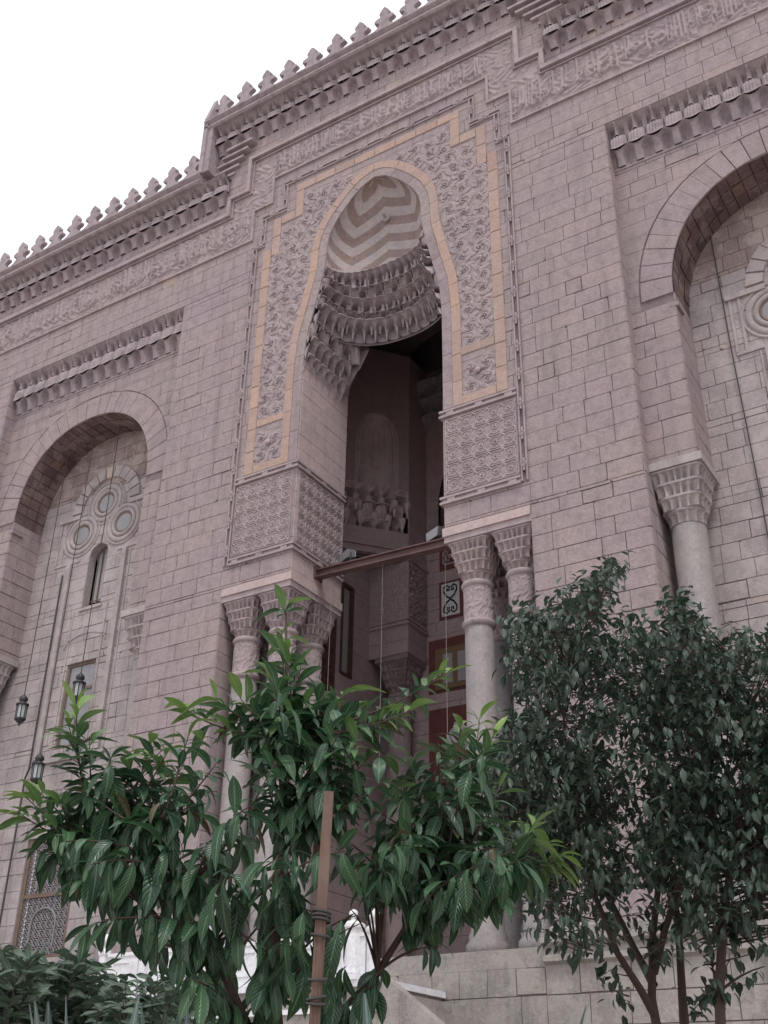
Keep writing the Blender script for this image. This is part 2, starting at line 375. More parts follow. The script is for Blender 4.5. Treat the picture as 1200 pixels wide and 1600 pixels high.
def arabesque(cell, h=0.07, cu=0.0, seed=0.0, cols=True):
    def f(A, B):
        a = A-cu+0.09*np.sin(2.7*B+seed)+0.05*np.sin(6.1*B+A*3); b = B+0.09*np.sin(3.1*A+seed*2)+0.05*np.sin(5.3*A+2*B)
        i = np.floor(b/cell); sgn = np.where(np.mod(i, 2) > 0.5, 1.0, -1.0)
        jj = np.floor(a/cell+0.5*np.mod(i, 2)) if cols else np.zeros_like(a)
        ca = (jj+0.5-0.5*np.mod(i, 2))*cell if cols else 0.12*cell*sgn
        sgn = sgn*np.where(np.mod(jj, 2) > 0.5, 1.0, -1.0)
        x = a-ca; y = b-(i+0.5)*cell
        r = np.hypot(x, y)/cell; th = np.arctan2(y, x)
        s1 = np.cos(2*math.pi*1.9*r-2*sgn*th+seed)                       # winding stems
        s2 = np.cos(3*th*sgn+9*r+seed)*np.exp(-((r-0.38)/0.16)**2)       # leaves that curl off them
        v = s1*0.75+s2*0.8
        return h*(sstep(v, -0.12, 0.12)-0.4*sstep(v, 0.6, 0.9))
    return f
def calligraphy(b0, b1, h=0.05, seed=1):
    """tall upright strokes, bowls and a scroll ground, like a band of carved script"""
    R = random.Random(seed)
    def f(A, B):
        t = (B-b0)/(b1-b0); out = np.zeros_like(A)
        g = np.cos(9.5*A+3*np.sin(7*B+A))*np.cos(10.5*B+2.5*np.sin(5.1*A)); out = np.maximum(out, 0.45*sstep(g, 0.1, 0.4))
        x = float(A.min())
        while x < float(A.max()):
            w = R.uniform(0.022, 0.036); lean = R.uniform(-0.1, 0.1); k = R.random()
            if k < 0.55:
                d = np.abs(A-x-lean*(t-0.5)); s = sstep(w*1.6-d, 0, 0.03)*(t > R.uniform(0.12, 0.3))*(t < R.uniform(0.8, 0.95)); out = np.maximum(out, s)
            else:
                rr = R.uniform(0.1, 0.22); cy = b0+(b1-b0)*R.uniform(0.22, 0.6)
                d = np.abs(np.hypot((A-x)/1.25, B-cy)-rr); s = sstep(w*1.5-d, 0, 0.03)*(((B-cy) < R.uniform(0.0, 0.2))); out = np.maximum(out, s)
            x += R.uniform(0.07, 0.16)
        return h*out
    return f

# ------------------------------------------------------------------ the mosque : dimensions
XC = -15.74                     # axis of the portal
CL, CR = -28.85, -2.65          # axes of the two recessed bays
PH = 5.26                       # half width of the portal block
Z_IMP = 16.48                   # underside of the portal piers
def opening(z):
    xs = [0, 24, 25.3, 26.4, 27.4, 28.05, 29.0, 29.5, 30.0, 30.4, 30.8, 31.1, 31.25, 31.35]
    ws = [2.65, 2.65, 2.56, 2.30, 2.08, 1.94, 1.90, 1.82, 1.58, 1.28, 0.92, 0.58, 0.34, 0.0]
    return float(np.interp(z, xs, ws))
def arch_hw(z, a=3.40, zs=22.2, b=3.68, p=2.2):
    if z <= zs: return a
    t = min(1, (z-zs)/b); return a*(max(0, 1-t**p))**(1/p)
mosque = thing('mosque', 'monumental lavender brown stone mosque facade with a tall muqarnas portal', 'mosque', (XC, 0, 0))
MQ = mosque
SPLIT = {'springing_stone', 'bay_lintel', 'impost', 'end_fin', 'boss', 'moulding_knot', 'pier_moulding', 'window_moulding', 'cord_bed', 'inner_ledge', 'cornice', 'band_moulding', 'cord_moulding', 'plinth_moulding'}
def part(mb, name, mat, parent=None, smooth=None, **kw):
    if name not in SPLIT: return mb.build(name, mat, parent or MQ, smooth, **kw)
    up = list(range(len(mb.v)))                       # one object for each separate piece
    def fnd(i):
        while up[i] != i: up[i] = up[up[i]]; i = up[i]
        return i
    for f in mb.f:
        r0 = fnd(f[0])
        for i in f[1:]: up[fnd(i)] = r0
    groups = {}
    for k, f in enumerate(mb.f): groups.setdefault(fnd(f[0]), []).append(k)
    for ks in groups.values():
        m2 = MB(); ids = sorted({i for k in ks for i in mb.f[k]}); mp = {i: j for j, i in enumerate(ids)}
        m2.v = [mb.v[i] for i in ids]; m2.f = [tuple(mp[i] for i in mb.f[k]) for k in ks]; m2.t = [mb.t[k] for k in ks]; m2.m = [mb.m[k] for k in ks]
        o = m2.build(name, mat, parent or MQ, smooth, **kw)
    return o

# ground
g = MB(); g.add([(-600, -600, 0), (600, -600, 0), (600, 600, 0), (-600, 600, 0)], [(0, 1, 2, 3)]); o = g.build('ground', M['paving']); o['kind'] = 'structure'
g = MB(); g.add([(-22, -22, 0.03), (4, -22, 0.03), (4, -13, 0.03), (-22, -13, 0.03)], [(0, 1, 2, 3)]); o = g.build('flower_bed_soil', M['soil']); o['kind'] = 'structure'

# facade wall
back = MB()
bay = lambda c: Ex(5.4, 29.1, c-4.65, c+4.65)
fac_ex = [bay(CL), bay(CR), Ex(0, Z_IMP, XC-PH, XC+PH), Ex(Z_IMP, 31.35, lambda z: XC-opening(z), lambda z: XC+opening(z))]
masonry(front(0), -46, 8, 0, 34.9, fac_ex, back, seed=3)
masonry(front(0), XC-7.9, XC+7.9, 34.9, 37.9, [], back, seed=4)
# recessed bays
def bay_windows(c): return [Ex(18.5, 21.05, lambda z: c-(0.46 if z < 20.6 else 0.46*math.sqrt(max(0, 1-((z-20.6)/0.45)**2))), lambda z: c+(0.46 if z < 20.6 else 0.46*math.sqrt(max(0, 1-((z-20.6)/0.45)**2)))),
                            Ex(13.2, 16.3, c-0.7, c+0.7), Ex(6.4, 10.2, c-1.2, c+1.2)]
Y1, Y2 = 0.45, 1.9
for c, sd_ in ((CL, 5), (CR, 6)):
    ain = Ex(16.9, 25.88, lambda z, c=c: c-arch_hw(z), lambda z, c=c: c+arch_hw(z))
    aout = Ex(21.9, 26.85, lambda z, c=c: c-arch_hw(z, 4.36, 22.2, 4.64)*1.0, lambda z, c=c: c+arch_hw(z, 4.36, 22.2, 4.64))
    masonry(front(Y1), c-4.65, c+4.65, 16.9, 27.6, [aout, Ex(16.9, 21.9, c-3.4, c+3.4)], back, seed=sd_, back_ex=[ain])
    backr = MB()
    masonry(front(Y2), c-4.65, c+4.65, 5.4, 23.4, bay_windows(c), backr, seed=sd_+10, mat='recess', mean=0.8)
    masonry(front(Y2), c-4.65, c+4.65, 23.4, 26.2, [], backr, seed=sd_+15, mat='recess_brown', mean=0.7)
    part(backr, 'recess_wall', M['mortar'])
    # pocket walls behind the corner columns and the shallow upper return
    for sx in (-1, 1):
        fnn = side(c-4.65) if sx < 0 else side_l(c+4.65)
        lo, hi = (0.0, Y2) if sx < 0 else (-Y2, 0.0)
        masonry(fnn, lo, hi, 5.4, 16.9, [], back, seed=sd_+20+sx, mean=1.0)
        lo, hi = (0.0, Y1) if sx < 0 else (-Y1, 0.0)
        masonry(fnn, lo, hi, 16.9, 29.1, [], back, seed=sd_+24+sx, mean=1.2)
        x0, x1 = sorted((c+sx*3.4, c+sx*4.65)); back.add([(x0, Y1, 16.9), (x0, Y2, 16.9), (x1, Y2, 16.9), (x1, Y1, 16.9)], [(0, 1, 2, 3)])
        fj = side(c-3.4) if sx < 0 else side_l(c+3.4)
        lo, hi = (Y1, Y2) if sx < 0 else (-Y2, -Y1)
        masonry(fj, lo, hi, 16.9, 22.22, [], back, seed=sd_+30+sx, mean=1.0)
part(back, 'wall', M['mortar'])

def arch_pt(c, phi, a, b, zs=22.2, p=2.2):
    cx, sx = math.cos(phi), math.sin(phi)
    return c+a*math.copysign(abs(cx)**(2/p), cx), zs+b*abs(sx)**(2/p)
for c in (CL, CR):
    R = random.Random(int(c))
    # voussoirs round each arch
    pts_in = [arch_pt(c, math.pi*i/240, 3.40, 3.68) for i in range(241)]; pts_out = [arch_pt(c, math.pi*i/240, 4.32, 4.6) for i in range(241)]
    n = 25; cuts = [round(240*i/n) for i in range(n+1)]
    for i in range(n):
        a, b = cuts[i], cuts[i+1]; m_ = (a+b)//2
        gp = 0 if R.random() < 0.3 else 1
        li = [pts_in[a], pts_in[m_], pts_in[b]]; lo = [pts_out[b], pts_out[m_], pts_out[a]]
        def shrink(P, Q, k): return tuple(p+(q-p)*k for p, q in zip(P, Q))
        pl = [shrink(li[0], li[2], 0.012), li[1], shrink(li[2], li[0], 0.012), shrink(lo[0], lo[2], 0.012), lo[1], shrink(lo[2], lo[0], 0.012)]
        pl = [pl[0], pl[5], pl[4], pl[3], pl[2], pl[1]]
        mb = MB(); mb.prism(pl, front(Y1), -0.01, 0.03+R.uniform(-0.006, 0.008), R.gauss(0.0, 0.12), 0.012); part(mb, 'voussoir', M['wall'])
    # soffit, with separate stones
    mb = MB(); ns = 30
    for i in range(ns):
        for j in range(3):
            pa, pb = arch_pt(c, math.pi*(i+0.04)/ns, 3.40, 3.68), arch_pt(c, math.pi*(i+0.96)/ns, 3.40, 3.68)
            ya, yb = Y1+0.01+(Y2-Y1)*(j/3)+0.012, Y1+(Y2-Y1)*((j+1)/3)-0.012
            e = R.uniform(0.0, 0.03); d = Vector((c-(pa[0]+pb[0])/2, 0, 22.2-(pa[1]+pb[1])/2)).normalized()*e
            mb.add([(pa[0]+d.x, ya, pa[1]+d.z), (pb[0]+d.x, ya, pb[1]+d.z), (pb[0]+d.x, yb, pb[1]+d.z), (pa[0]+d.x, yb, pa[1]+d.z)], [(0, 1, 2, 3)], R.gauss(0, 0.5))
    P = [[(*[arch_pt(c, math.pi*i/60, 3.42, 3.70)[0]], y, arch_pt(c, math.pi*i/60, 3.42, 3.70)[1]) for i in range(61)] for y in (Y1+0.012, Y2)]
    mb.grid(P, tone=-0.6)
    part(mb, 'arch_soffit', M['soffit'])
    # small jog at the springing
    mb = MB()
    for sx in (-1, 1): x0, x1 = sorted((c+sx*3.3, c+sx*3.55)); mb.box(x0, x1, Y1-0.03, Y1+0.5, 21.72, 21.86, -0.5)
    part(mb, 'springing_stone', M['wall'])

# bay windows
def ring(mb, c, z, y, r0, r1, h, n=40, tone=0.0, prof=5):
    P = []
    for i in range(prof+1):
        t = math.pi*i/prof; r = (r0+r1)/2-(r1-r0)/2*math.cos(t); d = h*math.sin(t)
        P.append([(c+r*math.cos(2*math.pi*j/n), y-d, z+r*math.sin(2*math.pi*j/n)) for j in range(n)])
    mb.grid(P, True, tone)
def disc(mb, c, z, y, r, n=32, tone=0.0): mb.add([(c+r*math.cos(2*math.pi*j/n), y, z+r*math.sin(2*math.pi*j/n)) for j in range(n)], [tuple(range(n))], tone)
for c in (CL, CR):
    for dx, z in ((0, 22.78), (-1.08, 21.66), (1.08, 21.66)):
        mb = MB(); ring(mb, c+dx, z, Y2-0.02, 0.43, 0.60, 0.09); ring(mb, c+dx, z, Y2-0.02, 0.62, 0.82, 0.07); ring(mb, c+dx, z, Y2-0.02, 0.86, 0.95, 0.05)
        w = part(mb, 'round_window', M['recess'])
        mb = MB(); ring(mb, c+dx, z, Y2-0.02, 0.35, 0.44, 0.035); mb.build('window_frame', M['frame'], w)
        mb = MB(); disc(mb, c+dx, z, Y2-0.035, 0.36); mb.build('pane', M['glass'], w)
    # arched hood over the oculi, a few stones each
    R = random.Random(3)
    for i in range(11):
        a0, a1 = math.pi*(i+0.03)/11, math.pi*(i+0.97)/11; q = []
        for r, aa in ((1.22, a0), (1.75, a0), (1.75, (a0+a1)/2), (1.75, a1), (1.22, a1), (1.22, (a0+a1)/2)): q.append((c+r*math.cos(aa), 22.65+r*1.0*math.sin(aa)))
        mb = MB(); mb.prism(q, front(Y2), -0.01, 0.09+R.uniform(-0.01, 0.02), R.gauss(0, 0.35), 0.02); part(mb, 'hood_stone', M['recess'])
    mb = MB()
    for sx in (-1, 1):
        x0, x1 = sorted((c+sx*1.22, c+sx*2.35)); mb.box(x0, x1, Y2-0.12, Y2, 22.40, 22.58)
        x0, x1 = sorted((c+sx*2.2, c+sx*2.28)); mb.box(x0, x1, Y2-0.07, Y2, 20.6, 22.4)
        x0, x1 = sorted((c+sx*1.95, c+sx*2.03)); mb.box(x0, x1, Y2-0.06, Y2, 20.6, 22.4)
        x0, x1 = sorted((c+sx*0.95, c+sx*2.28)); mb.box(x0, x1, Y2-0.06, Y2, 20.5, 20.6)
        x0, x1 = sorted((c+sx*1.3, c+sx*1.52)); mb.box(x0, x1, Y2-0.14, Y2, 12.9, 20.45)      # long pilaster strips
        x0, x1 = sorted((c+sx*1.62, c+sx*1.68)); mb.box(x0, x1, Y2-0.05, Y2, 12.9, 20.45)
        x0, x1 = sorted((c+sx*0.8, c+sx*0.86)); mb.box(x0, x1, Y2-0.05, Y2, 12.9, 18.4)
    mb.box(c-1.75, c+1.75, Y2-0.12, Y2, 12.72, 12.86); mb.box(c-1.2, c+1.2, Y2-0.07, Y2, 11.74, 11.84); mb.box(c-1.2, c+1.2, Y2-0.05, Y2, 10.75, 10.83)
    mb.box(c-0.56, c+0.56, Y2-0.07, Y2, 18.34, 18.46); mb.box(c-1.45, c+1.45, Y2-0.18, Y2, 6.22, 6.38)
    P = [[(c+r*math.cos(math.pi*i/16), y, 16.95+r*0.45*math.sin(math.pi*i/16)) for i in range(17)] for r, y in ((0.98, Y2), (0.98, Y2-0.05), (1.05, Y2-0.05), (1.05, Y2))]
    mb.grid(P); part(mb, 'window_moulding', M['recess'])
    relief('carved_panel', M['recess'], front(Y2), c-1.15, c+1.15, 10.86, 11.72, 0.035, arabesque(0.42, 0.05), None, MQ, 0.02)
    # arched window: deep reveal, leaded pane, one dark broken light at the bottom
    mb = MB(); prof = [(0.46, 18.5), (0.46, 20.6)]+[(0.46*math.cos(math.pi*i/12), 20.6+0.45*math.sin(math.pi*i/12)) for i in range(1, 12)]+[(-0.46, 20.6), (-0.46, 18.5), (0.46, 18.5)]
    mb.grid([[(c+x, y, z) for x, z in prof] for y in (Y2-0.03, Y2+0.42)], tone=-0.2)
    w = part(mb, 'arched_window', M['recess'])
    mb = MB(); mb.grid([[(c+x, y, z) for x, z in prof] for y in (Y2+0.3, Y2+0.4)])
    for x in (-0.16, 0.15): mb.box(c+x-0.018, c+x+0.018, Y2+0.33, Y2+0.37, 18.5, 20.95)
    for z in (18.86, ): mb.box(c-0.46, c+0.46, Y2+0.33, Y2+0.37, z-0.02, z+0.02)
    mb.build('window_frame', M['frame'], w)
    mb = MB(); mb.add([(c-0.46, Y2+0.40, 18.86), (c+0.46, Y2+0.40, 18.86), (c+0.46, Y2+0.40, 20.6)]+[(c+0.46*math.cos(math.pi*i/12), Y2+0.40, 20.6+0.45*math.sin(math.pi*i/12)) for i in range(1, 12)]+[(c-0.46, Y2+0.40, 20.6)], [tuple(range(15))])
    mb.build('pane', M['paleglass'], w)
    mb = MB(); mb.box(c-0.45, c+0.45, Y2+0.41, Y2+0.44, 18.5, 18.86); mb.build('broken_pane', M['darkhole'], w)
    # rectangular casement
    mb = MB(); mb.grid([[(c+x, y, z) for x, z in ((0.7, 13.2), (0.7, 16.3), (-0.7, 16.3), (-0.7, 13.2), (0.7, 13.2))] for y in (Y2-0.02, Y2+0.3)])
    w = part(mb, 'casement_window', M['recess'])
    mb = MB()
    for x in (-0.66, 0.66): mb.box(c+x-0.045, c+x+0.045, Y2+0.05, Y2+0.14, 13.2, 16.3)
    mb.box(c-0.04, c+0.04, Y2+0.06, Y2+0.13, 13.2, 15.25)
    for z in (13.25, 15.3, 16.25): mb.box(c-0.7, c+0.7, Y2+0.055, Y2+0.135, z-0.05, z+0.05)
    mb.build('window_frame', M['frame'], w)
    for x0, x1, z0, z1 in ((-0.62, -0.04, 13.3, 15.25), (0.04, 0.62, 13.3, 15.25), (-0.62, 0.62, 15.35, 16.2)):
        mb = MB(); mb.box(c+x0, c+x1, Y2+0.10, Y2+0.115, z0, z1); mb.build('pane', M['glass'], w)
    # bronze lattice window at the foot of the bay
    mb = MB(); mb.grid([[(c+x, y, z) for x, z in ((1.2, 6.4), (1.2, 10.2), (-1.2, 10.2), (-1.2, 6.4), (1.2, 6.4))] for y in (Y2-0.02, Y2+0.35)])
    w = part(mb, 'lattice_window', M['recess'])
    mb = MB()
    for x in (-1.12, 1.12): mb.box(c+x-0.07, c+x+0.07, Y2+0.03, Y2+0.16, 6.4, 10.2)
    for z in (6.46, 8.35, 10.12): mb.box(c-1.19, c+1.19, Y2+0.04, Y2+0.15, z-0.06, z+0.06)
    mb.build('window_frame', M['frame'], w)
    mb = MB(); mb.box(c-1.1, c+1.1, Y2+0.3, Y2+0.32, 6.5, 10.1); mb.build('pane', M['darkhole'], w)
    mb = MB(); y = Y2+0.1
    for i in range(9):
        for j in range(14):
            cx, cz = c-1.0+0.25*i, 6.65+0.26*j
            ring(mb, cx, cz, y, 0.085, 0.13, 0.03, 10, 0, 3)
            mb.tube([(cx-0.125, y, cz-0.13), (cx+0.125, y, cz+0.13)], 0.016, 4); mb.tube([(cx+0.125, y, cz-0.13), (cx-0.125, y, cz+0.13)], 0.016, 4)
    for zb in (6.7, 8.5):
        P = [(c-0.55, y-0.04, zb)]+[(c-0.55*math.cos(math.pi*i/10), y-0.04, zb+0.75+0.5*math.sin(math.pi*i/10)) for i in range(11)]+[(c+0.55, y-0.04, zb)]
        mb.tube(P, 0.035, 6)
    o = mb.build('lattice', M['rust'] if False else plain('grey_lattice', (0.22, 0.2, 0.21), 0.6), w)

# ------------------------------------------------------------------ muqarnas
def bracket_mesh(name, mat, flutes=6):
    """unit of a muqarnas course: fluted cup with a small pointed niche over it and hollow cells under it"""
    mb = MB(); nx = 24
    xs = [-0.5+i/nx for i in range(nx+1)]
    zb = lambda x: 0.33+0.15*(2*abs(x))**2.2
    ztop = 0.76
    cup = lambda x: math.sqrt(max(0, 1-(x/0.5)**2))
    P = []
    for i in range(7):                                           # hollow lower row
        t = i/6; row = []
        for x in xs:
            e = abs(2*x); ah = 0.78-0.6*abs(1-1.45*e)**1.5; c_ = max(0, (t-ah)/(1-ah)); d = 0.30*t*(1-0.2*e)+0.22-0.34*max(0, 1-abs(e-0.69)/0.31)**0.5*(1 if t < ah else max(0, 1-c_)**0.5)+0.12*c_
            row.append((x, -max(0.02, d), zb(x)*t))
        P.append(row)
    mb.grid(P)
    P = []
    for i in range(9):                                           # the fluted cup
        t = i/8; row = []
        for x in xs:
            fl = 1-0.16*abs(math.sin(flutes*math.pi*(x+0.5)))**2
            d = 0.26+0.62*cup(x)**0.8*fl*(1-0.30*t*t)*math.sqrt(max(0.05, 1-t**5))
            if i == 0: d = 0.26+0.64*cup(x)**0.8
            row.append((x, -d, zb(x)+(ztop-zb(x))*t*(0.80+0.20*cup(x))-(0.02 if i == 0 else 0)))
        P.append(row)
    mb.grid(P)
    P = []
    for i in range(6):                                           # crown: a finial between two slots
        t = i/5; row = []
        for x in xs:
            lf = max(0, 1-abs(x)/(0.19*(1.15-t)))
            d = 0.30+0.7*t**3+(0.42*lf**0.5 if t < 0.9 else 0)-(0.22 if 0.16 < abs(x) < 0.36 and t < 0.75 else 0)
            row.append((x, -min(1.0, d), ztop*0.93+(1-ztop*0.93)*t))
        P.append(row)
    mb.grid(P)
    mb.add([(-0.5, -1.0, 1), (0.5, -1.0, 1), (0.5, 0, 1), (-0.5, 0, 1)], [(0, 1, 2, 3)])
    return mb.mesh(name, mat)
BR = bracket_mesh('muqarnas_bracket', M['muq'])
def bracket_row(x0, x1, y, z0, h, d, pitch, parent, name='muqarnas_bracket'):
    n = max(1, round((x1-x0)/pitch)); w = (x1-x0)/n
    for i in range(n):
        o = link(name, BR, parent); place(o, Matrix.Translation((x0+(i+0.5)*w, y, z0)) @ Matrix.Diagonal((w, d, h, 1)))
for c in (CL, CR): bracket_row(c-4.65, c+4.65, Y1, 27.5, 1.6, 0.45, 0.6, MQ)
# wall behind the bay muqarnas
mb = MB()
for c in (CL, CR): mb.box(c-4.66, c+4.66, Y1+0.001, Y1+0.3, 27.4, 29.2)
for c in (CL, CR): mb.box(c-4.65, c+4.65, Y1-0.05, Y1, 27.42, 27.5)
part(mb, 'bay_lintel', M['carve'])
# cornices
CORN = [(-46, XC-6.75, 33.45, 1.32, 0.5), (XC+6.75, 8, 33.45, 1.32, 0.5), (XC-7.7, XC+7.7, 36.35, 1.32, 0.5)]
for x0, x1, z0, h, d in CORN: bracket_row(x0, x1, 0.0, z0, h, d, 0.66, MQ, 'cornice_bracket')
mb = MB()
def cornice(mb, x0, x1, z):
    prof = [(0.0, 0), (-0.62, 0), (-0.70, 0.06), (-0.70, 0.14), (-0.62, 0.2), (-0.62, 0.26), (-0.78, 0.36), (-0.78, 0.44), (-0.5, 0.5), (0.4, 0.5)]
    mb.grid([[(x, y, z+dz) for y, dz in prof] for x in (x0, x1)], flip=True)
    for x, f in ((x0, False), (x1, True)):
        vs = [(x, y, z+dz) for y, dz in prof]+[(x, 0.4, z)]; mb.add(vs, [tuple(range(len(vs)))])
cornice(mb, -46, XC-7.9, 34.75); cornice(mb, XC+7.9, 8, 34.75); cornice(mb, XC-7.95, XC+7.95, 37.65)
mb.box(-46, XC-7.9, 0.0, 1.6, 34.8, 35.25); mb.box(XC+7.9, 8, 0.0, 1.6, 34.8, 35.25); mb.box(XC-7.9, XC+7.9, 0.013, 2.0, 34.95, 38.15)
for sx in (-1, 1):                                               # stepped ledges that carry the raised centre
    for k in range(5):
        x0, x1 = sorted((XC+sx*(7.9-0.25*k), XC+sx*(6.6-0.25*k))); mb.box(x0, x1, -0.1-0.07*k, 0.0, 35.0+0.28*k, 35.12+0.28*k)
    x0, x1 = sorted((XC+sx*7.96, XC+sx*7.55)); mb.box(x0, x1, -0.62, 0.3, 35.25, 37.65)
part(mb, 'cornice', M['muq'])
# crenellation
half = [(0.56, 0), (0.56, 0.36), (0.45, 0.39), (0.33, 0.46), (0.24, 0.56), (0.22, 0.68), (0.28, 0.75), (0.40, 0.79), (0.46, 0.87), (0.43, 0.97), (0.33, 1.03), (0.21, 1.05), (0.2, 1.13), (0.24, 1.22), (0.21, 1.33), (0.11, 1.47), (0, 1.56)]
poly = half+[(-x, z) for x, z in reversed(half[:-1])]
mb = MB(); mb.prism(poly, lambda a, b, h: (a, -h, b), -0.09, 0.09, 0, 0.02, True); CRN = mb.mesh('crenellation', M['muq'])
def crens(x0, x1, z, y):
    n = round((x1-x0)/1.12); w = (x1-x0)/n
    for i in range(n):
        o = link('crenellation', CRN, MQ); place(o, Matrix.Translation((x0+(i+0.5)*w, y, z)) @ Matrix.Rotation(rnd.gauss(0, 0.02), 4, 'Y') @ Matrix.Diagonal((w/1.12*0.995, 1, rnd.uniform(0.94, 1.04), 1)))
crens(-46, XC-8.0, 35.2, -0.42); crens(XC+8.0, 8, 35.2, -0.42); crens(XC-7.8, XC+7.8, 38.1, -0.42)
mb = MB()
for sx in (-1, 1):                                               # fins that close the raised centre
    x0, x1 = sorted((XC+sx*7.8, XC+sx*8.0)); mb.prism([(-0.7, 35.2), (0.35, 35.2), (0.35, 38.3), (-0.30, 39.75), (-0.7, 38.3)], (lambda a, b, h, k=x0: (k+h, a, b)), 0, x1-x0, 0, 0, True)
part(mb, 'end_fin', M['muq'])

# ------------------------------------------------------------------ inscription band (stepped over the portal)
def hband(A, B, segs):
    k = np.zeros_like(A, bool); U = np.abs(A-XC)
    for u0, u1, z0, z1 in segs: k |= (U >= u0) & (U <= u1) & (B >= z0) & (B <= z1)
    return k
ins = [(5.34, 99, 31.05, 32.55), (4.6, 6.45, 31.9, 33.4), (0, 5.55, 33.75, 35.05), (4.6, 5.55, 32.45, 35.05)]
ins[1] = (5.34, 6.45, 31.05, 33.35)
def callmask(A, B): return hband(A, B, ins)
for x0, x1 in ((-40, -30.5), (-30.5, XC-4.5), (XC-4.5, XC+4.5), (XC+4.5, 4)):
    zlo = 31.05 if not (x0 == XC-4.5) else 33.7
    if x0 == XC-4.5: hf = calligraphy(33.75, 35.05, 0.085, 5)
    else: hf = calligraphy(31.05, 32.6, 0.085, int(x0))
    relief('carved_inscription', M['carve'], front(0), x0, x1, zlo, 35.05, 0.034, hf, callmask, MQ, 0.02)
mb = MB()
def bar(mb, u0, u1, z0, z1, h, y=0): 
    for sx in (-1, 1):
        a, b = sorted((XC+sx*u0, XC+sx*u1)); mb.box(a, b, y-h, y+0.01, z0, z1)
def path_bar(mb, pts, w, h, inner=True):
    """axis aligned moulding along (u,z) points, both sides of the axis, butted at the corners"""
    for (u0, z0), (u1, z1) in zip(pts[:-1], pts[1:]):
        if abs(u0-u1) > 1e-6: bar(mb, min(u0, u1)-0, max(u0, u1)+w, z0, z0+w, h)
        else: bar(mb, u0, u0+w, min(z0, z1)+w, max(z0, z1), h-0.003)
path_bar(mb, [(27, 30.88), (5.34, 30.88), (5.34, 32.36), (4.5, 32.36), (4.5, 33.62), (0, 33.62)], 0.09, 0.10)
path_bar(mb, [(27, 32.66), (6.55, 32.66), (6.55, 33.5), (5.66, 33.5), (5.66, 35.2), (0, 35.2)], 0.16, 0.20)
path_bar(mb, [(27, 32.56), (6.46, 32.56), (6.46, 33.4), (5.56, 33.4), (5.56, 35.08), (0, 35.08)], 0.06, 0.10)
part(mb, 'band_moulding', M['carve'])

# ------------------------------------------------------------------ portal ornament
FR = front(0)
A1, A2, A3 = 4.78, 4.40, 3.42; BW = 0.36
ZA, ZB_, ZC = 30.05, 31.45, 32.75
def stone_run(rects, mat, name, h=0.05, L_=0.9, seed=1):
    R = random.Random(seed)
    for a0, a1, b0, b1 in rects:
        vert = (b1-b0) > (a1-a0); n = max(1, round(max(b1-b0, a1-a0)/L_))
        for i in range(n):
            if vert: q = (a0, a1, b0+(b1-b0)*i/n+0.006, b0+(b1-b0)*(i+1)/n-0.006)
            else: q = (a0+(a1-a0)*i/n+0.006, a0+(a1-a0)*(i+1)/n-0.006, b0, b1)
            mb = MB(); mb.prism([(q[0], q[2]), (q[1], q[2]), (q[1], q[3]), (q[0], q[3])], FR, 0.0, h+R.uniform(-0.004, 0.004), R.gauss(0, 0.2), 0.01); part(mb, name, mat)
def mirror(rs):
    out = []
    for u0, u1, z0, z1 in rs: out += [(XC-u1, XC-u0, z0, z1), (XC+u0, XC+u1, z0, z1)]
    return out
Z0P = 20.42
stone_run(mirror([(A1-BW, A1, Z0P, ZA), (A2-BW, A2, ZA-BW, ZB_), (A3, A2-BW-0.006, ZB_-BW, ZB_), (A3-BW, A3-0.006, ZB_-BW, ZC-BW), (A2+0.006, A1-BW-0.006, ZA-BW, ZA), (3.28, A1-BW-0.006, Z0P, Z0P+0.3), (3.28, A1-BW-0.006, 22.2, 22.5)]), M['orange'], 'border_stone', seed=8)
stone_run([(XC-A3, XC+A3, ZC-BW+0.006, ZC)], M['orange'], 'border_stone', seed=9)
# inner ochre band following the arch
def op_path(off, n=200):
    """points of the opening outline pushed outwards by off, from left foot to right foot"""
    zs = np.concatenate([np.linspace(Z0P, 29.0, 70), np.linspace(29.05, 31.3, 60)]); pts = [(-opening(z), z) for z in zs]+[(0, 31.36)]
    pts = pts+[(-u, z) for u, z in reversed(pts[:-1])]
    P = np.array(pts); T = np.gradient(P, axis=0)
    for _ in range(6): T[1:-1] = (T[:-2]+2*T[1:-1]+T[2:])/4
    T /= np.linalg.norm(T, axis=1)[:, None]; Nn = np.stack([-T[:, 1], T[:, 0]], 1)
    Q = P+Nn*off; Q[:, 0] += XC; return Q
d_in, d_out = 0.34, 0.66
Pi, Po = op_path(d_in), op_path(d_out); Pe = op_path(0.0)
nn = len(Pi); cum = np.concatenate([[0], np.cumsum(np.linalg.norm(np.diff(Pi, axis=0), axis=1))])
def band_stones(Pa, Pb, mat, name, h, L_, seed):
    R = random.Random(seed); n = max(1, round(cum[-1]/L_)); ids = [int(np.searchsorted(cum, cum[-1]*i/n)) for i in range(n+1)]; ids[-1] = nn-1
    for a, b in zip(ids[:-1], ids[1:]):
        if b <= a: continue
        k = sorted({a, (2*a+b)//3, (a+2*b)//3, b})
        lo = [tuple(Pa[i]) for i in k]; hi = [tuple(Pb[i]) for i in reversed(k)]
        pl = list(reversed(lo+hi))
        ar = sum(pl[j][0]*pl[(j+1) % len(pl)][1]-pl[(j+1) % len(pl)][0]*pl[j][1] for j in range(len(pl)))
        if ar < 0: pl = pl[::-1]
        mb = MB(); mb.prism(pl, FR, 0.0, h+R.uniform(-0.004, 0.004), R.gauss(0, 0.16), 0.008); part(mb, name, mat)
band_stones(Pi, Po, M['orange'], 'arch_border_stone', 0.06, 0.95, 21)
band_stones(Pe, Pi-np.array([[0, 0]]), M['wall'], 'arch_face_stone', 0.042, 1.05, 22)
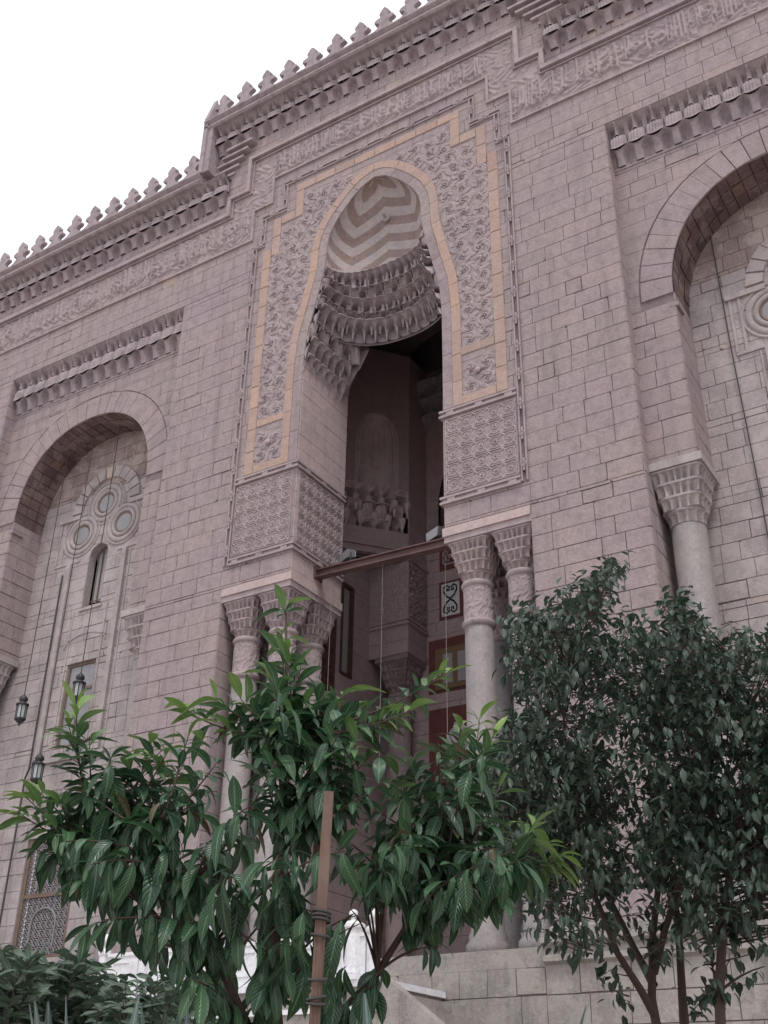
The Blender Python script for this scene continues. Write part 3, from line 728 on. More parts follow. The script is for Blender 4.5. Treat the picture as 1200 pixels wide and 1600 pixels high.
# arabesque spandrels
po_z = np.interp
def band_hw(z, side_):
    P = Po[:nn//2+1] if side_ < 0 else Po[nn//2:][::-1]
    u = np.abs(P[:, 0]-XC); o_ = np.argsort(P[:, 1]); return np.interp(z, P[o_, 1], u[o_], right=0.0)
def spand(A, B):
    U = np.abs(A-XC); lim = np.where(B < ZA-BW, A1-BW, np.where(B < ZB_-BW, A2-BW, A3-BW)); inn = band_hw(B, -1)
    return (U < lim-0.03) & (U > inn+0.03) & (B < ZC-BW-0.03) & (B > Z0P+0.33) & ~((B > 22.17) & (B < 22.53))
for x0, x1 in ((XC-4.5, XC), (XC, XC+4.5)): relief('spandrel_ground', M['carve'], FR, x0, x1, Z0P+0.3, ZC-BW, 0.06, lambda A, B: 0*A, spand, MQ, 0.012)
def ridge(mb, pts, wd, ht, y0=0.0):
    """raised leaf or stem: ridge along pts with half width wd(t) and height ht(t)"""
    P = []; n = len(pts)
    for i, p in enumerate(pts):
        a = pts[max(0, i-1)]; b = pts[min(n-1, i+1)]; t = i/(n-1); d = Vector((b[0]-a[0], b[1]-a[1])).normalized(); q = Vector((-d.y, d.x)); w_ = wd(t)
        P.append([(p[0]+q.x*w_*k, y0-h_*ht(t), p[1]+q.y*w_*k) for k, h_ in ((-1, 0.0), (-0.85, 0.75), (0.15, 1.0), (0.9, 0.45), (1, 0.0))])
    mb.grid(P)
def scroll_mesh(name, seed):
    R = random.Random(seed); mb = MB()
    sp = [(0.05+0.30*t, 0.4+t*2*math.pi*1.15) for t in [i/16 for i in range(17)]]
    ridge(mb, [(r*math.cos(a), r*math.sin(a)) for r, a in sp], lambda t: 0.036+0.012*t, lambda t: 0.042)
    for k in range(7):                                            # flame shaped leaves that leave the stem
        a0 = 2*math.pi*k/7+R.uniform(-.25, .25); r0 = 0.2 if k % 2 else 0.12; ln = R.uniform(0.26, 0.36); cur = R.uniform(1.2, 2.2); x, y = r0*math.cos(a0), r0*math.sin(a0); h = a0+0.55; pts = []
        for i in range(8): pts.append((x, y)); h += cur/8; x += ln/7*math.cos(h); y += ln/7*math.sin(h)
        ridge(mb, pts, lambda t: 0.078*math.sin(math.pi*min(1, t*0.9+0.06))**0.8+0.004, lambda t: 0.045*(1-0.5*t))
    for k in range(3):
        a0 = 2*math.pi*k/3+seed; ridge(mb, [(0.03*math.cos(a0), 0.03*math.sin(a0)), (0.08*math.cos(a0+.3), 0.08*math.sin(a0+.3)), (0.12*math.cos(a0+.9), 0.12*math.sin(a0+.9))], lambda t: 0.035*(1-t)+0.006, lambda t: 0.045)
    return mb.mesh(name, M['carve'])
SCR = [scroll_mesh('arabesque_scroll', k) for k in range(4)]
R = random.Random(31); row = 0; zz_ = Z0P+0.33+0.26
while zz_ < ZC-BW-0.12:
    lim_ = (A1-BW if zz_ < ZA-BW-0.15 else A2-BW if zz_ < ZB_-BW-0.15 else A3-BW)-0.03
    inn_ = float(max(band_hw(np.array([zz_]), -1)[0], band_hw(np.array([zz_]), 1)[0]))+0.03; wd_ = lim_-inn_
    if wd_ > 0.2 and not 22.1 < zz_ < 22.6:
        n_ = max(1, round(wd_/0.60))
        for sx in (-1, 1):
            for k in range(n_):
                o = link('arabesque_scroll', SCR[R.randrange(4)], MQ); sc_ = wd_/n_/0.60*R.uniform(0.95, 1.08)
                place(o, Matrix.Translation((XC+sx*(inn_+wd_*(k+0.5)/n_), -0.012-0.004*(k % 2), zz_+(0.06 if k % 2 else -0.06))) @ Matrix.Rotation(R.uniform(0, 6.28), 4, 'Y') @ Matrix.Diagonal((sx*(1 if (row+k) % 2 else -1)*min(1.05, sc_), 1, min(1.05, sc_), 1)))
    zz_ += 0.565; row += 1
# round bosses in the small square panels
mb = MB()
for sx in (-1, 1): mb.lathe([(0.02, 0.0), (0.09, 0.01), (0.1, 0.05), (0.05, 0.11), (0.0, 0.12)], n=12)
bv = mb.v[:len(mb.v)//2]; mb2 = MB()
for sx in (-1, 1): mb2.add([(XC+sx*3.85+x, -0.06-z, 21.42+y) for x, y, z in bv], mb.f[:len(mb.f)//2])
part(mb2, 'boss', M['tan'])
# cord moulding with knots, stepped
mb = MB(); RP = [(5.16, 17.25), (5.16, 30.4), (4.84, 30.4), (4.84, 31.75), (3.92, 31.75), (3.92, 33.05), (0, 33.05)]
for (u0, z0), (u1, z1) in zip(RP[:-1], RP[1:]):
    for w0, w1, h in ((-0.10, -0.055, 0.085), (0.055, 0.10, 0.085)):
        if abs(u0-u1) > 1e-6: bar(mb, max(0.001, min(u0, u1)-0.1), max(u0, u1)+0.1, z0+w0, z0+w1, h)
        else: bar(mb, u0+w0, u0+w1, z0+0.1 if z0 > 17.3 else z0, z1-0.1, h-0.003)
part(mb, 'cord_moulding', M['carve'])
kn = MB(); ring(kn, 0, 0, 0, 0.035, 0.11, 0.09, 10, 0, 4); kn.box(-0.03, 0.03, -0.07, 0, -0.2, 0.2); KN = kn.mesh('cord_knot', M['carve'])
for sx in (-1, 1):
    for (u0, z0), (u1, z1) in zip(RP[:-1], RP[1:]):
        ln = abs(u0-u1)+abs(z0-z1); k = max(1, round(ln/1.0))
        for i in range(k):
            t = (i+0.5)/k; o = link('cord_knot', KN, MQ)
            mm = Matrix.Translation((XC+sx*(u0+(u1-u0)*t), -0.03, z0+(z1-z0)*t))
            if abs(u0-u1) > 1e-6: mm = mm @ Matrix.Rotation(math.pi/2, 4, 'Y')
            place(o, mm)
mb = MB(); bar(mb, 5.045, 5.275, 17.2, 30.3, 0.026); part(mb, 'cord_bed', M['mortar'])

# rosette dados on the piers
rz = MB()
def petals(a, z): return 1.0
for (r0, r1, h) in ((0.17, 0.215, 0.035), (0.03, 0.08, 0.05)): ring(rz, 0, 0, 0, r0, r1, h, 16, 0, 4)
for k in range(8):
    a = 2*math.pi*k/8; ca, sa = math.cos(a), math.sin(a); cb, sb = math.cos(a+0.28), math.sin(a+0.28); cc, sc = math.cos(a-0.28), math.sin(a-0.28)
    rz.add([(0.07*ca, 0, 0.07*sa), (0.12*cb, 0, 0.12*sb), (0.165*ca, 0, 0.165*sa), (0.12*cc, 0, 0.12*sc), (0.115*ca, -0.03, 0.115*sa)], [(0, 4, 1), (1, 4, 2), (2, 4, 3), (3, 4, 0)])
for k in range(4):
    a = math.pi/4+math.pi*k/2; rz.tube([(0.2*math.cos(a), -0.01, 0.2*math.sin(a)), (0.34*math.cos(a), -0.01, 0.34*math.sin(a))], 0.035, 5)
RZ = rz.mesh('rosette', M['carve'])
def dado(fn_place, fn_wall, a0, a1, cols, z0=17.52, z1=20.0, rows=5, mat='carve'):
    w, h = (a1-a0)/cols, (z1-z0)/rows
    for i in range(cols):
        for j in range(rows):
            o = link('rosette', RZ, MQ); place(o, fn_place(a0+(i+0.5)*w, z0+(j+0.5)*h, 0.045) @ Matrix.Diagonal((w/0.47, 0.7, h/0.5, 1)))
    mb = MB(); mb.prism([(a0-0.04, z0-0.05), (a1+0.04, z0-0.05), (a1+0.04, z1+0.05), (a0-0.04, z1+0.05)], fn_wall, 0, 0.045, -0.15, 0.01)
    for i in (0, cols): mb.prism([(a0+i*w-0.012, z0), (a0+i*w+0.012, z0), (a0+i*w+0.012, z1), (a0+i*w-0.012, z1)], fn_wall, 0.04, 0.075)
    for j in range(rows+1): mb.prism([(a0, z0+j*h-0.012), (a1, z0+j*h-0.012), (a1, z0+j*h+0.012), (a0, z0+j*h+0.012)], fn_wall, 0.04, 0.073)
    part(mb, 'rosette_panel', M[mat])
PF = lambda a, b, h: Matrix.Translation((a, -h, b))
PSL = lambda a, b, h: Matrix.Translation((XC-2.65+h, a, b)) @ Matrix.Rotation(math.pi/2, 4, 'Z')
PSR = lambda a, b, h: Matrix.Translation((XC+2.65-h, -a, b)) @ Matrix.Rotation(-math.pi/2, 4, 'Z')
dado(PF, FR, XC-4.98, XC-2.75, 5); dado(PF, FR, XC+2.75, XC+4.98, 5)
DP = 2.67
dado(PSL, side(XC-2.65), 0.1, DP-0.1, 6); dado(PSR, side_l(XC+2.65), -DP+0.1, -0.1, 6)
# mouldings over and under the dado
mb = MB()
def wrap(mb, z0, z1, h):
    for sx in (-1, 1):
        a, b = sorted((XC+sx*(2.65-h), XC+sx*5.04)); mb.box(a, b, -h, 0.005, z0, z1)
        a, b = sorted((XC+sx*(2.65-h), XC+sx*2.66)); mb.box(a, b, 0.005, DP, z0, z1)
for zz in (20.12, 17.2):
    wrap(mb, zz, zz+0.07, 0.11); wrap(mb, zz+0.17, zz+0.24, 0.11); wrap(mb, zz+0.07, zz+0.17, 0.05)
part(mb, 'pier_moulding', M['carve'])
mk = MB()
for zz in (20.12, 17.2):
    for sx in (-1, 1):
        for u in np.arange(2.9, 5.0, 0.95): mk.box(XC+sx*u-0.12, XC+sx*u+0.12, -0.10, 0, zz+0.075, zz+0.165)
        for y in np.arange(0.5, 2.6, 0.9):
            a, b = sorted((XC+sx*2.55, XC+sx*2.66)); mk.box(a, b, y-0.12, y+0.12, zz+0.075, zz+0.165)
part(mk, 'moulding_knot', M['carve'])

# portal reveals, pier undersides, void sides
bk = MB()
masonry(side(XC-2.65), 0, DP, Z_IMP, 24.4, [], bk, seed=41, mean=1.5, mat='tan')
masonry(side_l(XC+2.65), -DP, 0, Z_IMP, 24.4, [], bk, seed=42, mean=1.5, mat='tan')
bk2 = MB()
for sx in (-1, 1):
    masonry(side(XC-PH) if sx < 0 else side_l(XC+PH), *((0, DP) if sx < 0 else (-DP, 0)), 5.3, Z_IMP, [], bk, seed=43+sx, mean=1.1)
    a, b = sorted((XC+sx*2.65, XC+sx*PH))
    bk2.box(a+0.03 if sx < 0 else a-0.0, b, 0.0, DP, Z_IMP-0.02, Z_IMP+0.3, -0.1)
    a, b = sorted((XC+sx*2.58, XC+sx*(PH-0.02))); bk2.box(a, b, -0.05, DP+0.05, Z_IMP-0.28, Z_IMP-0.021, 0.1)
    a, b = sorted((XC+sx*2.68, XC+sx*PH)); bk2.box(a, b, DP-0.3, DP, Z_IMP, 24.4)
part(bk, 'portal_reveal', M['mortar']); part(bk2, 'impost', M['tan'])

# ------------------------------------------------------------------ portal hood
ZR, ZTOP = 28.1, 31.36
def dome_pt(t, s):
    """t 0..1 rim to crown, s 0..1 left to right"""
    z = ZR+(ZTOP-0.02-ZR)*t; w = opening(z); e = 1.05*math.sqrt(max(0, 1-t**2.2)); a = math.pi*(1-s)
    return (XC+w*math.cos(a), e*math.sin(a)+0.004, z)
mb = MB(); nt_, ns_ = 150, 200
P = [[dome_pt(i/nt_, j/ns_) for j in range(ns_+1)] for i in range(nt_+1)]
mb.grid(P, flip=True)
def tri(x): return abs((x % 1.0)-0.5)*2
for k, f in enumerate(mb.f):
    q = np.mean([mb.v[i] for i in f], axis=0); u = q[0]-XC; v = (q[2]-30.15)
    s_ = math.atan2(q[1]/1.05, -u/1.9)/math.pi               # position round the shell
    val = (q[2]-ZR)*1.05+0.80*tri(s_*2.0+0.5)*(1-0.45*(q[2]-ZR)/3.2)
    band = int(math.floor(val/0.37)); ang = s_*6; rr = val
    mb.m[k] = 1 if (band % 2 == 1 and q[2] > ZR+0.12) else 0
    mb.t[k] = 0.12*math.sin(7*ang)+0.1*math.sin(11*rr)
part(mb, 'hood_shell', [M['chev_l'], M['chev_d']])
mb = MB(); mb.lathe([(0.0, 0.0), (0.16, 0.02), (0.13, 0.08), (0.06, 0.1), (0.05, 0.3), (0.0, 0.34)], n=12)
mb2 = MB(); mb2.add([(XC+x, 0.86-z, 30.1+y) for x, y, z in mb.v], mb.f); part(mb2, 'hood_boss', M['chev_l'])
NT = 8; YB = 2.12; ZL = [28.1, 27.62, 27.2, 26.82, 26.46, 25.85, 25.2, 24.55, 23.9]
def tier_curve(z, n=60):
    w = opening(min(z, ZR))
    if z >= 26.45:
        e = float(np.interp(z, [26.45, 26.82, 27.2, 27.62, 28.1], [2.12, 1.86, 1.62, 1.34, 1.05])); p = 2.3; pts = []
        for i in range(n+1):
            a = math.pi*(1-i/n); c_, s_ = math.cos(a), math.sin(a)
            pts.append((XC+w*math.copysign(abs(c_)**(2/p), c_), e*abs(s_)**(2/p)))
        return [pts]
    xb = float(np.interp(z, [23.9, 24.45, 24.9, 25.3, 25.8, 26.45], [2.55, 2.3, 2.05, 1.72, 1.46, 1.2])); res = []
    for sx in (-1, 1):
        pts = []
        for i in range(n//2+1):
            a = math.pi/2*i/(n//2); p = 2.6
            pts.append((XC+sx*(xb+(w-xb)*abs(math.cos(a))**(2/p)), YB*abs(math.sin(a))**(2/p)))
        res.append(pts if sx < 0 else pts[::-1])
    return res
def niche_mesh(name, mat, fluted=False):
    mb = MB(); nx, nz = 14, 11; P = []
    lip = lambda x: 1.0+0.30*math.sqrt(max(0, 1-(2*x)**2))
    for i in range(nz+1):
        t = i/nz; row = []
        for j in range(nx+1):
            x = -0.5+j/nx; e = abs(2*x)
            if fluted: d = 0.05+(0.25+0.75*t**0.6)*1.15*math.sqrt(max(0, 1-0.92*e*e))*(1-0.16*math.sin(6*math.pi*(x+.5))**2)
            else:
                arch = 0.80-0.52*e**1.6                                  # height of the pointed hollow
                c_ = max(0.0, (t-arch)/(1-arch)); d = -0.35*math.sqrt(max(0, 1-e*e))+0.62*e**4*t**0.5
                d = d+(lip(x)-d)*c_**0.55 if c_ > 0 else d
            row.append((x, -d, t))
        P.append(row)
    mb.grid(P)
    xs = [-0.5+j/nx for j in range(nx+1)]
    mb.grid([[(x, -lip(x), 1.0) for x in xs], [(x, -lip(x)-0.06, 0.99) for x in xs], [(x, -lip(x)-0.06, 1.05) for x in xs], [(x, 0.0, 1.07) for x in xs]])
    for sx in (-0.5,):                                                    # hanging point between two cells
        mb.add([(sx-.09, -0.55, .30), (sx+.09, -0.55, .30), (sx+.09, -0.1, .1), (sx-.09, -0.1, .1), (sx, -0.34, -0.32), (sx-.1, -.7, .62), (sx+.1, -.7, .62)], [(0, 4, 1), (1, 4, 2), (2, 4, 3), (3, 4, 0), (5, 0, 1, 6)])
    return mb.mesh(name, mat)
NI, NF = niche_mesh('muqarnas_niche', M['muq']), niche_mesh('muqarnas_cup', M['muq'], True)
shell = MB()
def resample(pts, n, off=0.0):
    Q = np.array(pts); cu = np.concatenate([[0], np.cumsum(np.linalg.norm(np.diff(Q, axis=0), axis=1))]); s = (np.arange(n+1))/n*cu[-1]
    return np.stack([np.interp(s, cu, Q[:, 0]), np.interp(s, cu, Q[:, 1])], 1)
for k in range(NT):
    zt, zb = ZL[k], ZL[k+1]
    ct, cb = tier_curve(zt-1e-3), tier_curve(zb+1e-3)
    if len(ct) != len(cb):                                   # the last complete ring against the split one
        cb = tier_curve(26.46)
    for hi, lo in zip(ct, cb):
        ln = np.linalg.norm(np.diff(np.array(lo), axis=0), axis=1).sum()
        n = max(3, round(ln/(0.30, 0.32, 0.46, 0.30, 0.42, 0.33, 0.4, 0.34)[k]))
        A, B = resample(hi, 40), resample(lo, 40)
        ax_ = np.array([XC, -0.6]); off = lambda Q: Q+(Q-ax_)/np.linalg.norm(Q-ax_, axis=1)[:, None]*0.22
        shell.grid([[(*p, zb-0.05) for p in off(B)], [(*p, zt+0.05) for p in off(A)]], flip=True)
        A, B = resample(hi, n), resample(lo, n)
        for i in range(n):
            b0, b1, a0, a1 = B[i], B[i+1], A[i], A[i+1]
            mid = (b0+b1)/2; tp = (a0+a1)/2; ch = b1-b0; wdt = np.linalg.norm(ch); ang = math.atan2(ch[1], ch[0])
            nrm = np.array([math.sin(ang), -math.cos(ang)]); dep = float((tp-mid)@nrm); dep = max((0.16, 0.3, 0.36, 0.3, 0.34, 0.3, 0.3, 0.22)[k], dep+0.06)
            mid = mid-nrm*0.05
            fl = k in (1, 3, 5) and i % 2 == 0
            o = link('muqarnas_cup' if fl else 'muqarnas_niche', NF if fl else NI, MQ)
            place(o, Matrix.Translation((mid[0], mid[1], zb)) @ Matrix.Rotation(ang, 4, 'Z') @ Matrix.Diagonal((wdt*1.02, dep, zt-zb, 1)))
part(shell, 'hood_backing', M['muq'])
pm = MB(); pm.lathe([(0.0, -0.42), (0.045, -0.36), (0.03, -0.3), (0.07, -0.17), (0.11, 0.0), (0.12, 0.12)], n=8); PEN = pm.mesh('hood_pendant', M['muq'])
for q in resample(tier_curve(26.47)[0], 24)[1:-1]:
    if abs(q[0]-XC) < 2.1: place(link('hood_pendant', PEN, MQ), Matrix.Translation((q[0], q[1]-0.06, 26.44)))
fm = MB(); fm.lathe([(0.09, 0.0), (0.10, 0.1), (0.06, 0.16), (0.075, 0.28), (0.05, 0.45), (0.0, 0.6)], n=8); FIN = fm.mesh('hood_finial', M['muq'])
for k, npt in ((1, 13), (3, 15)):
    for q in resample(tier_curve(ZL[k]-0.02)[0], npt)[1:-1]:
        v_ = np.array([XC, -0.8])-q; v_ /= np.linalg.norm(v_); place(link('hood_finial', FIN, MQ), Matrix.Translation((q[0]+v_[0]*0.08, q[1]+v_[1]*0.08, ZL[k]-0.05)))
# back of the hood (the wall over the inner arch) and the porch behind
def xb_(z): return float(np.interp(z, [23.9, 24.45, 24.9, 25.3, 25.8, 26.4, 26.95, 27.0], [2.64, 2.63, 2.55, 2.3, 2.05, 1.8, 1.6, 0.0]))
bb = MB()
for sx in (-1, 1):
    zs = np.linspace(23.9, 27.0, 20); P = [[(XC+sx*xb_(z), y, z) for z in zs] for y in (YB+0.1, DP)]; bb.grid(P)
    P = [[(XC+sx*max(xb_(z), 0), DP, z), (XC+sx*5.6, DP, z)] for z in list(zs)+[31.5]]; bb.grid(P)
bb.add([(XC-1.65, YB+0.1, 27.0), (XC+1.65, YB+0.1, 27.0), (XC+1.65, DP, 27.0), (XC-1.65, DP, 27.0)], [(0, 1, 2, 3)])
part(bb, 'hood_back', M['muq'])
PD, PX, PZ = 10.0, 5.35, 30.5
bi = MB(); bv_ = MB()
masonry(side(XC-PX), DP, PD, 5.3, PZ, [Ex(16.1, 19.5, 6.75, 7.4), Ex(20.9, 24.4, 6.4, 8.6)], bi, seed=51, mat='inner', mean=1.0)
masonry(side_l(XC+PX), -PD, -DP, 5.3, PZ, [], bi, seed=52, mat='inner', mean=1.0)
masonry(front(PD), XC-PX, XC+PX, 5.3, PZ, [Ex(22.8, 26.8, lambda z: XC-3.1*math.sqrt(max(0, 1-max(0, (z-23.6)/3.2)**2.4)), lambda z: XC+3.1*math.sqrt(max(0, 1-max(0, (z-23.6)/3.2)**2.4)))], bi, seed=53, mat='inner', mean=1.0)
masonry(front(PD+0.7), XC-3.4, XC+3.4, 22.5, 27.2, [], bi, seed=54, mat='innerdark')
for sx in (-1, 1):                                           # second pair of piers
    a, b = sorted((XC+sx*3.66, XC+sx*PX))
    masonry(front(8.58), a, b, 17.35, PZ, [Ex(21, 25.2, a, b)] if sx < 0 else [], bi, seed=55+sx, mat='inner', mean=1.0)
    masonry(side(XC-3.66) if sx < 0 else side_l(XC+3.66), *((8.58, PD) if sx < 0 else (-PD, -8.58)), 17.35, PZ, [], bi, seed=57+sx, mat='inner', mean=1.0)
    bi.add([(a, 8.58, 17.35), (a, PD, 17.35), (b, PD, 17.35), (b, 8.58, 17.35)], [(0, 1, 2, 3)])
P = []
for i in range(13):                                          # vault
    t = math.pi*i/12; P.append([(XC-PX*math.cos(t)*1.0, y, PZ-0.02+2.6*math.sin(t)) for y in (DP-0.02, PD+0.05)])
bv_.grid(P)
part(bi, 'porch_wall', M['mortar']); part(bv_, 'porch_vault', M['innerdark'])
sh = MB(); X0, X1, Y0_, Y1_, Zt = XC-PX-0.55, XC+PX+0.55, DP+0.03, PD+1.2, 34.6  # unseen outer box, added to stop sky light leaking into the porch
sh.add([(X0, Y0_, 4.5), (X1, Y0_, 4.5), (X1, Y1_, 4.5), (X0, Y1_, 4.5), (X0, Y0_, Zt), (X1, Y0_, Zt), (X1, Y1_, Zt), (X0, Y1_, Zt)], [(4, 5, 6, 7), (1, 2, 6, 5), (2, 3, 7, 6), (3, 0, 4, 7)])
sh.add([(X0, Y0_, 27.1), (X1, Y0_, 27.1), (X1, Y0_, Zt), (X0, Y0_, Zt)], [(0, 1, 2, 3)])
for sx in (-1, 1): a, b = sorted((XC+sx*2.66, XC+sx*(PX+0.55))); sh.add([(a, Y0_, Z_IMP), (b, Y0_, Z_IMP), (b, Y0_, 27.1), (a, Y0_, 27.1)], [(0, 1, 2, 3)])
for sx in (-1, 1): a, b = sorted((XC+sx*PH, XC+sx*(PX+0.55))); sh.add([(a, Y0_, 4.5), (b, Y0_, 4.5), (b, Y0_, Z_IMP), (a, Y0_, Z_IMP)], [(0, 1, 2, 3)])
sh.add([(XC-8.2, 0.05, Zt), (XC+8.2, 0.05, Zt), (XC+8.2, Y0_+0.3, Zt), (XC-8.2, Y0_+0.3, Zt)], [(0, 1, 2, 3)])     # unseen lid and sides round the hood, added to keep sky light out
for sx in (-1, 1): a = XC+sx*8.2; sh.add([(a, 0.05, Z_IMP+0.1), (a, Y0_, Z_IMP+0.1), (a, Y0_, Zt), (a, 0.05, Zt)], [(0, 1, 2, 3)]); b = XC+sx*(PX+0.5); sh.add([(b, Y0_+0.002, Z_IMP+0.1), (a, Y0_+0.002, Z_IMP+0.1), (a, Y0_+0.002, Zt), (b, Y0_+0.002, Zt)], [(0, 1, 2, 3)]); sh.add([(XC+sx*PH, 0.05, Z_IMP+0.1), (a, 0.05, Z_IMP+0.1), (a, Y0_, Z_IMP+0.1), (XC+sx*PH, Y0_, Z_IMP+0.1)], [(0, 1, 2, 3)])
part(sh, 'porch_light_seal', M['innerdark'])
fl = MB(); fl.box(XC-PX, XC+PX, -0.6, PD+1, 4.9, 5.3); part(fl, 'porch_floor', M['plaster'])
# ribs on the inner vault: tiers of niches high on the back wall
for k in range(3):
    for i in range(9):
        o = link('muqarnas_niche', NI, MQ); place(o, Matrix.Translation((XC-4.2+1.05*i+0.5*(k % 2), PD-0.25*k, 27.3+0.7*k)) @ Matrix.Diagonal((1.05, 0.35, 0.7, 1)))

# corner niche with its stalactites in the left wing of the porch
cx0, cy0, cx1, cy1 = XC-PX, 6.55, XC-3.66, 8.58+0.0
dv = Vector((cx1-cx0, cy1-cy0, 0)); dl = dv.length; dv.normalize(); nv = Vector((dv.y, -dv.x, 0))
def sq(a, b, h): return tuple(Vector((cx0, cy0, 0))+dv*a+nv*h+Vector((0, 0, b)))
mb = MB()
nw = lambda z: 0.72 if z < 26.0 else 0.72*math.sqrt(max(0, 1-((z-26.0)/1.25)**1.8))
zs = np.linspace(23.6, 27.24, 26)
for sgn in (-1, 1): mb.grid([[sq(dl/2+sgn*nw(z), z, 0), sq(dl/2+sgn*dl/2, z, 0)] for z in zs], flip=sgn < 0)
mb3 = MB(); mb3.grid([[sq(dl/2+nw(z)*math.cos(math.pi*j/10), z, -0.75*nw(z)*math.sin(math.pi*j/10)) for j in range(11)] for z in zs])
mb.add([sq(0, 27.24, 0), sq(dl, 27.24, 0), sq(dl, PZ, 0), sq(0, PZ, 0)], [(0, 1, 2, 3)])
mb.add([sq(0, 20.9, 0), sq(dl, 20.9, 0), sq(dl, 22.0, 0), sq(0, 22.0, 0)], [(0, 1, 2, 3)]); part(mb, 'squinch_wall', M['inner']); mb = mb3
for k in range(9):                                            # ribs of the half dome
    a_ = math.pi*k/8; mb.tube([sq(dl/2+nw(z)*0.97*math.cos(a_), z, -0.73*nw(z)*math.sin(a_)) for z in zs[8:]], 0.035, 5)
for off_ in (0.04, 0.14): mb.tube([sq(dl/2-nw(z)-off_, z, 0.01) for z in zs]+[sq(dl/2+nw(z)+off_, z, 0.01) for z in zs[::-1]], 0.035, 5)
part(mb, 'squinch', M['innerpale'])
NIi = NI.copy(); NIi.materials[0] = M['innerpale']
NFi = NF.copy(); NFi.materials[0] = M['innerpale']
for k, (zb, n, w_, h0) in enumerate(((23.15, 5, 1.0, 0.0), (22.45, 4, 0.86, -0.06), (21.75, 2, 0.42, -0.14))):
    for i in range(n):
        a = dl*(0.5+w_*((i+0.5)/n-0.5)); o = link('muqarnas_niche', NFi if (k == 1 and i in (1, 2)) else NIi, MQ); q = sq(a, zb, h0-0.45)
        place(o, Matrix.Translation(q) @ Matrix.Rotation(math.atan2(dv.y, dv.x), 4, 'Z') @ Matrix.Diagonal((dl*w_/n*1.0, 0.5, 0.62, 1)))
    for i in range(n+1):
        a = dl*(0.5+w_*(i/n-0.5)); mb = MB(); q = sq(a, zb+0.05, h0-0.12); mb.lathe([(0.0, -0.5), (0.06, -0.4), (0.04, -0.32), (0.11, -0.1), (0.15, 0.1), (0.15, 0.2)], q, 8); part(mb, 'stalactite', M['innerpale'])
mb = MB(); mb.grid([[sq(0, z, -0.62), sq(dl, z, -0.62)] for z in (21.0, 23.9)]); 
for z in (21.2, 20.9): mb.prism([(0, z), (dl, z), (dl, z+0.1), (0, z+0.1)], sq, -0.1, 0.1)
part(mb, 'squinch_backing', M['inner'])

# carved panels of the inner pier and its ledges
relief('carved_panel', M['inner'], front(8.58), XC-4.95, XC-3.76, 18.6, 20.8, 0.04, arabesque(0.34, 0.05, XC-4.3, 1.0), None, MQ, 0.025)
relief('carved_panel', M['inner'], side(XC-3.66), 8.66, PD-0.1, 18.6, 20.8, 0.04, arabesque(0.34, 0.07, 9.3, 2.0), None, MQ, 0.025)
mb = MB()
for z0, z1, h in ((18.25, 18.33, 0.10), (18.42, 18.5, 0.08), (17.12, 17.35, 0.06), (20.86, 20.98, 0.12)):
    mb.box(XC-PX+0.05, XC-3.66+h, 8.58-h, 8.60, z0, z1); mb.box(XC-3.67, XC-3.66+h, 8.60, PD, z0, z1)
part(mb, 'inner_ledge', M['inner'])
# tall glazed slit in the wing wall
mb = MB()
for y in (6.72, 7.40): mb.box(XC-PX-0.3, XC-PX+0.05, y-0.06, y+0.06, 16.0, 19.6)
for z in (16.05, 19.55): mb.box(XC-PX-0.3, XC-PX+0.05, 6.78, 7.34, z-0.06, z+0.06)
w = part(mb, 'slit_window', M['wood']); mb = MB(); mb.box(XC-PX-0.12, XC-PX-0.1, 6.78, 7.34, 16.1, 19.5); mb.build('pane', M['paleglass'], w)
# carved wooden shutter in the wing
mb = MB(); mb.box(XC-PX, XC-PX+0.1, 3.6, 6.3, 9.0, 18.3)
w = part(mb, 'carved_shutter', M['wood'])
for z0, z1 in ((16.6, 18.1), (14.2, 16.3), (11.8, 13.9)):
    q = relief('carved_panel', M['wood'], side(XC-PX+0.1), 3.8, 6.1, z0, z1, 0.05, arabesque(0.5, 0.08, 5.0, z0), None, w, 0.02)
# inlaid panels of the back wall
def inlay(name, c, z, w, h, frame_mat, field_mat):
    mb = MB(); mb.prism([(c-w/2-0.12, z-h/2-0.12), (c+w/2+0.12, z-h/2-0.12), (c+w/2+0.12, z+h/2+0.12), (c-w/2-0.12, z+h/2+0.12)], front(PD), 0, 0.07, 0, 0.02)
    p_ = part(mb, name, M[frame_mat]); mb = MB(); mb.prism([(c-w/2, z-h/2), (c+w/2, z-h/2), (c+w/2, z+h/2), (c-w/2, z+h/2)], front(PD), 0.06, 0.085, 0, 0.005)
    mb.build('inlay_field', M[field_mat], p_); return p_
kc, kz = -18.32, 21.35
p_ = inlay('script_panel', kc, kz, 0.72, 0.82, 'red', 'red')
mb = MB()
KUF = [(0, 0, 8, 1), (0, 0, 1, 4), (0, 5, 1, 9), (2, 2, 3, 6), (2, 2, 6, 3), (5, 2, 6, 5), (2, 5, 6, 6), (0, 8, 5, 9), (3, 6.5, 4, 9), (7, 2, 8, 9), (9, 0, 10, 9), (6, 7, 8, 8), (8.6, 8.4, 10, 9), (4, 3.8, 5, 4.6)]
for a, b, c_, d in KUF: mb.prism([(kc-0.32+a*0.064, kz-0.34+b*0.075), (kc-0.32+c_*0.064, kz-0.34+b*0.075), (kc-0.32+c_*0.064, kz-0.34+d*0.075), (kc-0.32+a*0.064, kz-0.34+d*0.075)], front(PD), 0.08, 0.1)
mb.build('script', M['tan'], p_)
kz = 19.55
p_ = inlay('knot_panel', kc, kz, 0.78, 1.35, 'red', 'white')
mb = MB()
